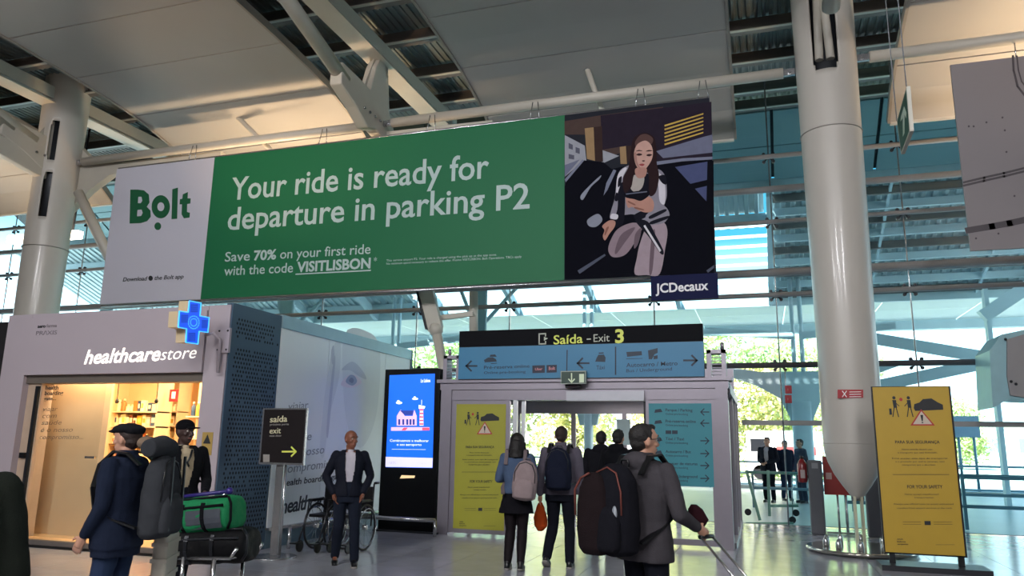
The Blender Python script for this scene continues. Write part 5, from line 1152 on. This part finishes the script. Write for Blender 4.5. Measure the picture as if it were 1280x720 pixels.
# man with black cap behind the luggage trolley
cm_, Tc = person('dark-skinned man in black cap and open black coat, hand on a luggage trolley', -5.62, 6.45, D(-112), 1.75,
    dict(elL=(-.28, .02, 1.12), wrL=(-.12, .30, 1.02), elR=(.30, .0, 1.12), wrR=(.22, .27, 1.02), handL=(.2, .5, -.8), handR=(-.2, .6, -.8)),
    skin=skin_d, top=black_c, shirt=white_c, bottom=dark_t, cap=('peak', cloth('black_cap', '0d0d10')), topz=(.74, 1.47), wid=1.14, head=D(12), fine=.010)
mb = MB()
mb.tube([Tc @ Vector(p) for p in ((-.05, .10, 1.43), (-.02, .135, 1.37), (.01, .14, 1.31), (-.01, .14, 1.27))], .011, 8)
mb.build('scarf_knot', black_m, cm_)
# green coat at the frame's left edge
gp = at(-30, 640, 'Z', 1.28)
gm, Tgm = person('person in dark olive coat cut off by the left edge of the photo', -2.53, 1.80, D(54), 1.70, dict(elL=(-.26, -.02, 1.13), elR=(.26, -.02, 1.13)), top=olive_c, bottom=dark_t, hair=hair_b, face=False, topz=(.74, 1.47), wid=1.05, fine=.013, toprad=1.05, collar=True)
# far men outside the glass
fm, _ = person('man in dark suit standing outside the glass, leftmost of three', .12, 23.6, D(160), 1.86, dict(wrL=(-.05, .26, 1.05), wrR=(.06, .26, 1.02)), top=suit_c, shirt=shirt_w, bottom=dark_t, hair=hair_b, fine=.018, wid=1.1, group=None)
fm2, _ = person('man in dark jacket outside the glass, middle one of three, half hidden', .62, 24.6, D(200), 1.78, {}, top=navy_c, bottom=jean_c, hair=hair_b, fine=.018)
fm3, _ = person('man in grey-blue clothes outside, standing behind the fire extinguisher', 1.02, 23.8, D(120), 1.82, {}, top=cloth('greyblue_coat', '3a4354'), bottom=cloth('greyblue_trousers', '343c4c'), hair=hair_b, fine=.018)
# ================================================================= LUGGAGE TROLLEY AND BAGS
bx = -5.10
def Bq(u, v, y=6.0): return at(u, v, 'Y', y)
tr = empty('luggage_trolley', (-4.85, 6.0, 0), 'steel luggage trolley with purple handle bar, loaded with two holdalls', 'trolley')
h0, h1 = Bq(202, 624, 6.05), Bq(287, 614, 6.05)
MB().tube([h0, h1], .018, 12).build('handle_bar', M('purple_plastic', '2c1f6a', .35), tr); MB().sph(h1, .035).build('handle_end', M('purple_plastic', ''), tr)
q0, q1 = Bq(222, 706, 5.85), Bq(322, 690, 6.2)
for dy in (-.18, .18): MB().tube([(q0.x, 6.0+dy, .50), (q1.x, 6.0+dy, .53), (q1.x+.06, 6.0+dy, .62)], .016, 10).build('tray_bar', steel, tr)
for k in range(6): x = q0.x+(q1.x-q0.x)*k/5; MB().tube([(x, 5.82, .50+.03*k/5), (x, 6.18, .50+.03*k/5)], .01, 8).build('cross_bar', steel, tr)
for x, y in ((q0.x+.1, 5.8), (q1.x-.15, 5.8), (q0.x+.1, 6.2), (q1.x-.15, 6.2)):
    MB().tube([(x, y, .10), (x, y, .52)], .018, 10).build('leg', steel, tr); MB().lathe((x, y, .06), [(.06, -.02), (.06, .02)], 16, 'Y').build('wheel', black_m, tr)
MB().tube([h0, (q0.x, 6.2, .5)], .018, 10).build('upright', steel, tr); MB().tube([h1+Vector((-.05, 0, 0)), (q0.x+.12, 6.2, .5)], .014, 10).build('upright', steel, tr)
def holdall(name, lab, ca, cb, r, mat, trim, vscale=.85, mat2=None):
    """soft barrel bag from end centre ca to end centre cb"""
    ca, cb = Vector(ca), Vector(cb); c = empty(name, ((ca.x+cb.x)/2, ca.y, min(ca.z, cb.z)-r*vscale), lab, 'bag'); d = (cb-ca)
    pts = [(0, .78), (.03, .93), (.12, 1), (.5, 1.03), (.88, 1), (.97, .93), (1, .78)]
    mb = MB(); n = 24; dn = d.normalized(); sd = Vector((0, 1, 0)); sd = (sd-dn*sd.dot(dn)).normalized(); up = sd.cross(dn); up = up if up.z > 0 else -up
    vs = []
    for t, k in pts:
        for i in range(n):
            a = 2*math.pi*i/n; e = 2/2.6; vs.append(ca+d*t+sd*(math.copysign(abs(math.cos(a))**e, math.cos(a))*r*k)+up*(math.copysign(abs(math.sin(a))**e, math.sin(a))*r*k*vscale))
    mb.add(vs, [(i*n+j, i*n+(j+1) % n, (i+1)*n+(j+1) % n, (i+1)*n+j) for i in range(len(pts)-1) for j in range(n)]+[tuple(range(n))[::-1], tuple((len(pts)-1)*n+j for j in range(n))])
    o = remeshed(mb, 'shell', mat, c, .012, 3); ruffle(o, .010, 7)
    def on(t, ang, k=1.03): a = math.radians(ang); e = 2/2.6; return ca+d*t+sd*(math.copysign(abs(math.cos(a))**e, math.cos(a))*r*k)+up*(math.copysign(abs(math.sin(a))**e, math.sin(a))*r*k*vscale)
    sgn = -1 if sd.y > 0 else 1
    A = lambda ang: 180-ang if sgn < 0 else ang
    for ang in (62, 22):
        MB().tube([on(t, A(ang)) for t in (.05, .3, .5, .7, .95)], .012, 8).build('zip_trim', trim, c)
    for t in (.36, .66):
        m_ = MB(); q = [on(t, A(a_), 1.05) for a_ in (35, 15, -5, -30, -60)]
        for a_, b_ in zip(q[:-1], q[1:]): m_.bar(a_, b_, .035, .012)
        m_.build('webbing_strap', trim, c)
    if mat2:
        m_ = MB(); rr = [[on(t, A(a_), 1.035) for a_ in (12, -5, -20, -40)] for t in (.42, .6, .8, .92)]
        for i in range(3):
            for j in range(3): m_.add([rr[i][j], rr[i+1][j], rr[i+1][j+1], rr[i][j+1]], [(0, 1, 2, 3)])
        m_.build('grey_side_patch', mat2, c)
    MB().tube([on(.97, A(60), 1.0), on(1.04, A(30), .9), on(1.04, A(-20), .9), on(.97, A(-50), 1.0)], .012, 8).build('end_handle', trim, c)
    return c
ge0, ge1 = Bq(212, 648, 5.95), Bq(297, 640, 6.0)
holdall('holdall', 'green and grey sports holdall with black straps, on top of the trolley', ge0, ge1, .175, cloth('bag_green', '1f7a4c', .6), black_c, .9, cloth('bag_grey', '4c5058', .6))
be0, be1 = Bq(210, 684, 5.95), Bq(316, 680, 6.05)
holdall('holdall', 'long black holdall on the trolley tray, under the green one', be0, be1, .19, cloth('bag_black', '141416', .5), dark_m, .80)
# white padded thing beside the flat-cap man
wv = Bq(207, 690, 5.15); wc = empty('white_suitcase', (wv.x, 5.1, 0), 'white ribbed hard-shell suitcase between the flat cap man and the holdalls', 'suitcase')
bevel(MB().cbox((wv.x, 5.15, .43), (.11, .40, .76), .5).build('shell', M('case_white', 'b9b2a4', .4), wc), .03, 3)
for k in range(6): MB().cbox((wv.x, 5.15, .14+k*.12), (.122, .412, .03), .5).build('rib', M('case_white', ''), wc)
for s_ in (-.12, .12): MB().lathe((wv.x+s_*-.5, 5.15+s_, .03), [(.03, -.01), (.03, .01)], 12, 'X').build('wheel', black_m, wc)
# ================================================================= WHEELCHAIRS
def wheelchair(x, y, lab):
    c = empty('wheelchair', (x, y, 0), lab, 'wheelchair', 'wheelchairs along the mural wall')
    for s_ in (-.16, .16):
        w_ = MB(); R_ = .31; w_.tube([(x+s_, y+R_*math.cos(a), R_+.01+R_*math.sin(a)) for a in [k*math.pi/18 for k in range(37)]], .018, 8); wo = w_.build('large_wheel', black_m, c)
        MB().tube([(x+s_*1.25, y+.26*math.cos(a), .32+.26*math.sin(a)) for a in [k*math.pi/18 for k in range(37)]], .009, 6).build('push_rim', steel, wo)
        m_ = MB()
        for k in range(12): a = k*math.pi/6; m_.tube([(x+s_, y, .32), (x+s_, y+.30*math.cos(a), .32+.30*math.sin(a))], .003, 4, cap=False)
        m_.lathe((x+s_, y, .32), [(.035, -.03), (.035, .03)], 12, 'X'); m_.build('spokes_and_hub', steel, wo)
        MB().lathe((x+s_*.9, y-.42, .08), [(.08, -.012), (.08, .012)], 16, 'X').build('castor', black_m, c)
        MB().tube([(x+s_, y+.18, .32), (x+s_, y+.22, .92), (x+s_, y+.34, .93)], .013, 8).build('back_post', dark_m, c); MB().tube([(x+s_, y+.24, .93), (x+s_, y+.36, .93)], .018, 8).build('hand_grip', black_m, c)
        MB().tube([(x+s_, y+.2, .68), (x+s_, y-.22, .68), (x+s_, y-.26, .48), (x+s_, y-.42, .16)], .012, 8).build('side_frame', dark_m, c); MB().box((x+s_-.03, y-.2, .68), (x+s_+.03, y+.1, .71)).build('armrest', black_m, c)
        MB().box((x+s_-.05, y-.58, .12), (x+s_+.05, y-.44, .14)).build('footplate', black_m, c)
    MB().box((x-.15, y-.22, .46), (x+.15, y+.18, .50)).build('seat', black_m, c); MB().box((x-.15, y+.20, .52), (x+.15, y+.22, .88)).build('backrest', black_m, c)
    return c
wheelchair(-6.15, 10.15, 'folded black wheelchair by the frosted wall, on the left of the bald man'); wheelchair(-5.72, 10.25, 'black wheelchair mostly hidden behind the bald man')
# ================================================================= BARRIER GEAR NEAR THE COLUMN
bo = empty('grey_bollard', (.9, 15.5, 0), 'flat grey sign pillar left of the white column', 'pillar'); bevel(MB().box((.77, 15.4, 0), (1.02, 15.55, 1.33)).build('shaft', M('bollard_grey', '5d5e64', .4, .3), bo), .03, 3); MB().box((.84, 15.395, 1.18), (.95, 15.4, 1.28)).build('label_plate', M('plate_pale', '8a8c90', .5), bo)
bo2 = empty('grey_bollard', (2.0, 15.5, 0), 'dark grey flat pillar between the column foot and the yellow sign', 'pillar'); bevel(MB().box((1.72, 15.4, 0), (1.98, 15.55, 1.05)).build('shaft', M('bollard_grey', ''), bo2), .03, 3)
rp = empty('fire_hose_panel', (1.25, 15.2, 0), 'red fire equipment panel on a low stand behind the column foot', 'panel'); MB().box((1.06, 15.75, .70), (1.66, 15.82, 1.40)).build('panel', M('fire_red', '8f2420', .45), rp); MB().box((1.10, 15.745, .98), (1.20, 15.75, 1.10)).build('pictogram', M('fire_pale', 'b89a94', .5), rp)
for x in (1.28, 1.42): MB().tube([(x, 15.78, .03), (x, 15.78, .72)], .02, 8).build('leg', steel, rp)
MB().box((1.05, 15.6, .02), (1.6, 15.95, .05)).build('base', steel, rp)
fe = empty('fire_extinguisher', (.66, 15.45, .9), 'red fire extinguisher hung on the side of the grey pillar', 'extinguisher')
fx = at(1003, 590, 'Y', 15.47)
MB().lathe((fx.x, 15.47, .92), [(.07, 0), (.085, .03), (.085, .33), (.05, .40), (.03, .43)], 16).build('cylinder', M('ext_red', '7a1a1e', .3), fe); MB().lathe((fx.x, 15.47, 1.35), [(.03, 0), (.03, .05)], 10).build('valve', black_m, fe); MB().tube([(fx.x, 15.47, 1.38), (fx.x+.09, 15.45, 1.36), (fx.x+.1, 15.42, 1.0)], .01, 8).build('hose', black_m, fe); MB().box((fx.x-.04, 15.38, 1.0), (fx.x+.04, 15.385, 1.15)).build('label', M('label_pale', 'a89a98', .5), fe)
bk = MB().box((fx.x-.02, 15.50, 1.0), (.78, 15.53, 1.05)); bk.build('bracket', dark_m, fe)
# luggage barrier frame, green-blue
fr = empty('parked_trolley', (.1, 17.6, 0), 'pale green steel luggage trolley parked just outside the glass', 'trolley'); gm_ = M('trolley_green', '6f9a8c', .4, .2)
def A17(u, v, y=17.6): return at(u, v, 'Y', y)
MB().bar(A17(933, 588), A17(950, 650), .06, .2).build('main_beam', gm_, fr); MB().bar(A17(960, 588), A17(962, 645), .06, .12).build('upright', gm_, fr)
MB().tube([A17(934, 590), A17(1000, 592)], .03, 8).build('handle_bar', gm_, fr); MB().bar(A17(932, 654, 17.4), A17(992, 654, 17.4), .05, .04).build('foot_bar', gm_, fr); MB().bar(A17(963, 632), A17(998, 632), .25, .05).build('tray', gm_, fr)
for u, v in ((935, 640), (991, 655), (995, 641)): p = A17(u, v, 17.5); MB().lathe((p.x, p.y, max(p.z, .07)), [(.07, -.02), (.07, .02)], 14, 'Y').build('wheel', black_m, fr)
MB().tube([A17(990, 590), A17(991, 652)], .012, 8).build('rod', steel, fr)
# small red hanging signs
sg = empty('fire_point_sign', (.4, 16.6, 3), 'pair of small red square signs on the glass cable left of the column', 'sign')
for v in (487, 499): a_ = at(981, v-5, 'Y', 16.7); b_ = at(990, v+5, 'Y', 16.7); MB().box((a_.x, 16.68, b_.z), (b_.x, 16.7, a_.z)).build('plate', M('sign_red', ''), sg); MB().box((a_.x+.06, 16.675, b_.z+.06), (b_.x-.08, 16.68, a_.z-.06)).build('print', M('fire_pale', ''), sg)
MB().tube([(at(982, 480, 'Y', 16.7).x, 16.69, 2.3), (at(982, 480, 'Y', 16.7).x, 16.69, 3.2)], .008, 6).build('hanger', steel, sg)
# hanging diamond exit sign
he = empty('hanging_exit_sign', (1.1, 5.5, 3.4), 'green arrow exit sign hanging edge-on on two wires, right of the column', 'sign')
dp = [at(*p, 'X', 1.28) for p in ((1133, 108), (1121, 151), (1126.5, 193), (1137.5, 164))]
MB().prism(dp, (.03, 0, 0)).build('frame', M('sign_edge', 'a8a69a', .5), he)
cen = sum(dp, Vector())/4; ins = [cen+(p-cen)*.90+Vector((-.002, 0, 0)) for p in dp]; MB().prism(ins, (.034, 0, 0)).build('green_face', M('hang_green', '1f4a3a', .5), he)
ar = [(1130, 133), (1126, 146), (1125.5, 152), (1128.5, 147), (1128.5, 171), (1130.5, 166), (1130.5, 143), (1132.5, 148), (1133, 141)]
mb = MB(); mb.prism([at(u, v, 'X', 1.277) for u, v in ar], (.002, 0, 0)); mb.build('arrow', M('hang_pale', 'a9b8a8', .5), he)
for p in (dp[0], dp[1]): MB().tube([p, (p.x, p.y, 9.0)], .005, 6).build('wire', steel, he)
# flood light bar behind the far left column
fl = empty('flood_light', (-18.4, 15, 6.8), 'bright double floodlight bar behind the far left column', 'lamp')
for u, v in ((22, 299), (90, 294)): p = at(u, v, 'Y', 15); MB().cbox(p, (.55, .2, .20)).build('lamp_head', M('flood_glow', 'fff1dc', .4, noise=0, emit=5), fl)
p = at(90, 294, 'Y', 15); MB().tube([at(22, 299, 'Y', 15.12), at(90, 294, 'Y', 15.12)], .04, 8).build('bar', dark_m, fl); MB().tube([p, (p.x, 15.1, 9.95)], .03, 8).build('hanger', dark_m, fl)
# ================================================================= OUTDOORS
out = empty('ground', (0, 60, 0), kind='structure')
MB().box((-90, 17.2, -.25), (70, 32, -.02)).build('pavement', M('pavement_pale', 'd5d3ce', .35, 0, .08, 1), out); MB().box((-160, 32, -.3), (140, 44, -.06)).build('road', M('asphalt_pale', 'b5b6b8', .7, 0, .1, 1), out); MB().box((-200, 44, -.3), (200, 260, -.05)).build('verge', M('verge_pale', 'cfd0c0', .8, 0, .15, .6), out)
MB().box((-90, 31.7, -.02), (70, 32, .1)).build('kerb', M('kerb', 'c4c2bb', .7), out)
for k, y in enumerate((34, 37.5, 41)): MB().box((-160, y, -.055), (140, y+.15, -.05)).build('road_line', white_m, out)
steel_b = M('rail_bluish', '6f8f9c', .4, .3)
def guard(x0, x1, y, zs_, step, lab, mat=steel_b):
    c = empty('guard_rail', ((x0+x1)/2, y, 0), lab, 'rail')
    for z in zs_: MB().tube([(x0, y, z), (x1, y, z)], .035, 8).build('rail_tube', mat, c)
    n = int((x1-x0)/step)
    for k in range(n+1): MB().box((x0+k*step-.03, y-.03, 0), (x0+k*step+.03, y+.03, max(zs_))).build('post', mat, c)
guard(1.6, 12, 17.8, (1.05, .45), 2.2, 'blue-grey handrail just outside the glass at right'); guard(-.3, 14, 21.5, (.9, .5), 2.4, 'grey double rail on the pavement outside, behind the nearer handrail')
guard(-14, 26, 31, (1.0, .6, .2), 2.0, 'long three-bar guard rail along the kerb outside'); guard(-24, -5.6, 19.0, (1.05, .5), 2.2, 'blue-grey handrail outside the glass left of the door portal')
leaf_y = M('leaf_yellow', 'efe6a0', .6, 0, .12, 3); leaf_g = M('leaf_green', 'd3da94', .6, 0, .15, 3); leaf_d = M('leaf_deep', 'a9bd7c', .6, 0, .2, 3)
for m_ in (leaf_y, leaf_g, leaf_d):   # thin leaves let light through
    b_ = m_.node_tree.nodes['Principled BSDF']; b_.inputs['Subsurface Weight'].default_value = 0
def tree(x, y, h, r, mats, lab, n=2600, seed=0):
    rnd = random.Random(seed); c = empty('tree', (x, y, 0), lab, 'tree', None)
    MB().tube([(x, y, 0), (x+.1, y, h*.3), (x, y+.1, h*.6)], .18, 10, .08).build('trunk', M('bark', '6a5a4c', .9, 0, .2, 8), c)
    m_ = MB()
    for k in range(9): a = k*.7+seed; m_.tube([(x, y, h*(.28+.04*k)), (x+math.cos(a)*r*.7, y+math.sin(a)*r*.7, h*(.45+.05*k))], .06, 6, .02)
    m_.build('branches', M('bark', ''), c)
    m_ = MB(); blobs = [(Vector((x+rnd.uniform(-.6, .6)*r, y+rnd.uniform(-.6, .6)*r, h*rnd.uniform(.2, .88))), r*rnd.uniform(.35, .6)) for _ in range(18)]
    vs = []; fs = []
    for k in range(n):
        cc_, rr_ = rnd.choice(blobs); d = Vector((rnd.gauss(0, 1), rnd.gauss(0, 1), rnd.gauss(0, 1))).normalized()*rr_*rnd.uniform(.6, 1.05); p = cc_+d; s_ = rnd.uniform(.10, .22); a_ = Vector((rnd.gauss(0, 1), rnd.gauss(0, 1), rnd.gauss(0, 1))).normalized(); b_ = a_.orthogonal().normalized()
        i = len(vs); vs += [p-a_*s_, p+b_*s_*.6, p+a_*s_, p-b_*s_*.6]; fs.append((i, i+1, i+2, i+3))
    m_.add(vs, fs); m_.mi = [rnd.randrange(len(mats)) for _ in m_.f]; m_.build('foliage', mats, c, kind='stuff')
TR_ = [(-17, 47, 9, 3.6, [leaf_g, leaf_d], 'green leafy tree across the road, seen left of the screen kiosk'), (-10.6, 45, 8, 3.0, [leaf_g, leaf_y], 'yellow-green tree across the road, above the left end of the exit sign'),
       (-6.2, 52, 9.5, 3.0, [leaf_y, leaf_g], 'yellow autumn tree seen through the open doorway'), (-2.2, 46, 9.5, 3.6, [leaf_y, leaf_g, leaf_d], 'big yellow-green tree right of the door portal'), (1.8, 49, 9, 3.4, [leaf_g, leaf_y], 'green tree behind the pale outdoor column'),
       (6.4, 56, 8.5, 3.0, [leaf_g], 'faint green tree just right of the white column'), (-25, 52, 9, 4, [leaf_g, leaf_d], 'green tree far left beyond the glass'), (16, 75, 6, 2.6, [leaf_g], 'small far tree beyond the road at right')]
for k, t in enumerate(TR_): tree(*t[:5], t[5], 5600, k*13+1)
hedge = MB(); rnd = random.Random(5)
for (hx, hy, hr) in [(x, 43.8+rnd.uniform(-.3, .3), rnd.uniform(.5, .9)) for x in [-18+k*.9 for k in range(26)]]:
    for k in range(90):
        p = Vector((hx, hy, .5))+Vector((rnd.gauss(0, 1), rnd.gauss(0, 1), rnd.gauss(0, 1))).normalized()*hr*rnd.uniform(.7, 1); s_ = .12; hedge.add([p+Vector((-s_, 0, 0)), p+Vector((0, s_*.5, s_)), p+Vector((s_, 0, 0)), p+Vector((0, -s_*.5, -s_))], [(0, 1, 2, 3)])
tag(hedge.build('hedge', leaf_d, None), 'low green hedge along the far side of the road', 'hedge', kind='stuff')
hs = empty('distant_building', (26, 95, 0), 'pale low building far across the road at right', 'building'); MB().box((8, 95, 0), (60, 105, 4.2)).build('walls', M('far_wall', 'd9d6cf', .7), hs); MB().box((7.5, 94.6, 4.2), (60.5, 105.4, 4.6)).build('roof', M('far_roof', 'b9a58f', .7), hs)
for k in range(12): MB().box((10+k*4, 94.93, 1.4), (12.4+k*4, 95, 2.9)).build('window', M('far_window', '7d93a3', .3), hs)
bb = empty('road_sign', (9.5, 33.5, 0), 'blue-grey sign panel on posts outside, right of the yellow sign', 'sign'); a_ = at(1189, 520, 'Y', 33); b_ = at(1226, 547, 'Y', 33); MB().box((a_.x, 33, b_.z), (b_.x, 33.1, a_.z)).build('panel', M('sign_slate', '7f98ae', .5), bb)
for x in (a_.x+.2, b_.x-.2): MB().tube([(x, 33.15, 0), (x, 33.15, a_.z)], .05, 8).build('post', steel_b, bb)
vn = empty('parked_van', (0, 40, 0), 'white van with a red stripe parked across the road', 'van'); vx = at(975, 545, 'Y', 40)
bevel(MB().box((vx.x-1.6, 40, .35), (vx.x+1.9, 42, 2.35)).build('body', M('van_white', 'e2e0dc', .3), vn), .15, 3); MB().box((vx.x-.2, 39.98, 1.2), (vx.x+1.6, 40, 1.6)).build('red_stripe', M('van_red', 'b04a48', .4), vn); MB().box((vx.x-1.4, 39.98, 1.35), (vx.x-.6, 40, 1.95)).build('window', dark_m, vn)
for s_ in (-1.0, 1.25): MB().lathe((vx.x+s_, 40.1, .36), [(.34, -.1), (.36, 0), (.34, .1)], 20, 'Y').build('wheel', black_m, vn)
# ================================================================= UPLIGHTERS AND ADDED FILL LIGHTS
def uplight(p, t, pw, lab, col=(1, .70, .42), ang=110):
    c = empty('uplighter', p, lab, 'lamp'); v = (Vector(t)-Vector(p)).normalized(); MB().tube([Vector(p)-v*.25, Vector(p)-v*.02], .13, 16).build('housing', dark_m, c); MB().tube([Vector(p)-v*.02, Vector(p)-v*.015], .11, 16).build('lens', M('lamp_lens', 'ffe2b8', .4, noise=0, emit=6), c)
    MB().tube([Vector(p)-v*.2, Vector(p)-v*.2+Vector((0, -1.15 if p[1] > 14 else .3, -.1))] if p[2] < 7 else [Vector(p), Vector((p[0], p[1], 9.1))], .03, 8).build('bracket', dark_m, c); spot('uplight', Vector(p)+v*.03, t, pw, col, ang)
UP = 1.0
uplight((-11.5, 5.0, 3.6), (-9.2, 12.8, 9), 800*UP, 'added warm uplighter on a stand, unseen left of the viewpoint', ang=46); uplight((-9.4, 14.3, 5.6), (-9.4, 14.1, 9), 620*UP, 'uplighter hidden behind the green banner', ang=150)  # the stand uplighter is added out of view to warm the left ceiling
uplight((-12.3, 14.3, 5.6), (-12.3, 14.1, 9), 260*UP, 'uplighter hidden behind the white end of the banner', ang=150); uplight((5.4, 14.3, 5.6), (5.2, 14.0, 9), 700*UP, 'uplighter behind the grey banner at right', ang=150)
uplight((6.5, 6.5, 3.6), (5.0, 12.6, 9), 260*UP, 'added warm uplighter on a stand, unseen right of the viewpoint', ang=46); uplight((-18.6, 12.2, 5.4), (-18.4, 13.6, 9), 620*UP, 'uplighter left of the far left column', ang=130); uplight((-12.6, 7.0, 7.4), (-12.9, 8.3, 9.1), 40*UP, 'small uplighter washing the ceiling at the top left corner')  # the stand uplighter is added out of view to warm the right ceiling
for x, y, t_ in ((-11.5, 5.3, 'left'), (6.5, 6.8, 'right')):  # made-up stands for the two uplighters added outside the view
    sd_ = empty('added_light_stand', (x, y, 0), 'steel stand of the added warm uplighter %s of the viewpoint' % t_, 'stand'); MB().tube([(x, y, 0), (x, y, 3.6)], .05, 10).build('pole', steel, sd_); MB().lathe((x, y, 0), [(.3, 0), (.3, .03)], 20).build('base', steel, sd_)
for k, (x, y) in enumerate(((-9, -3), (-3, -3), (3, -3), (-9, -9), (-3, -9), (3, -9))):  # unseen fill lights added to brighten the surfaces facing the camera
    hl = empty('fill_panel', (x, y, 8.4), 'added fill light behind the viewpoint, %s row, %s' % ('nearer' if y > -5 else 'farther', {-9: 'left', -3: 'middle', 3: 'right'}[x]), 'ceiling light', 'added fill lights behind the viewpoint'); MB().box((x-.7, y-.7, 8.42), (x+.7, y+.7, 8.5)).build('housing', dark_m, hl); MB().box((x-.65, y-.65, 8.40), (x+.65, y+.65, 8.42)).build('diffuser', M('fill_glow', 'ffe8cc', .5, noise=0, emit=3), hl)
    area('fill_light', (x, y, 8.35), 1.3, FILL, (.97, .97, 1), (math.radians(52), 0, 0))
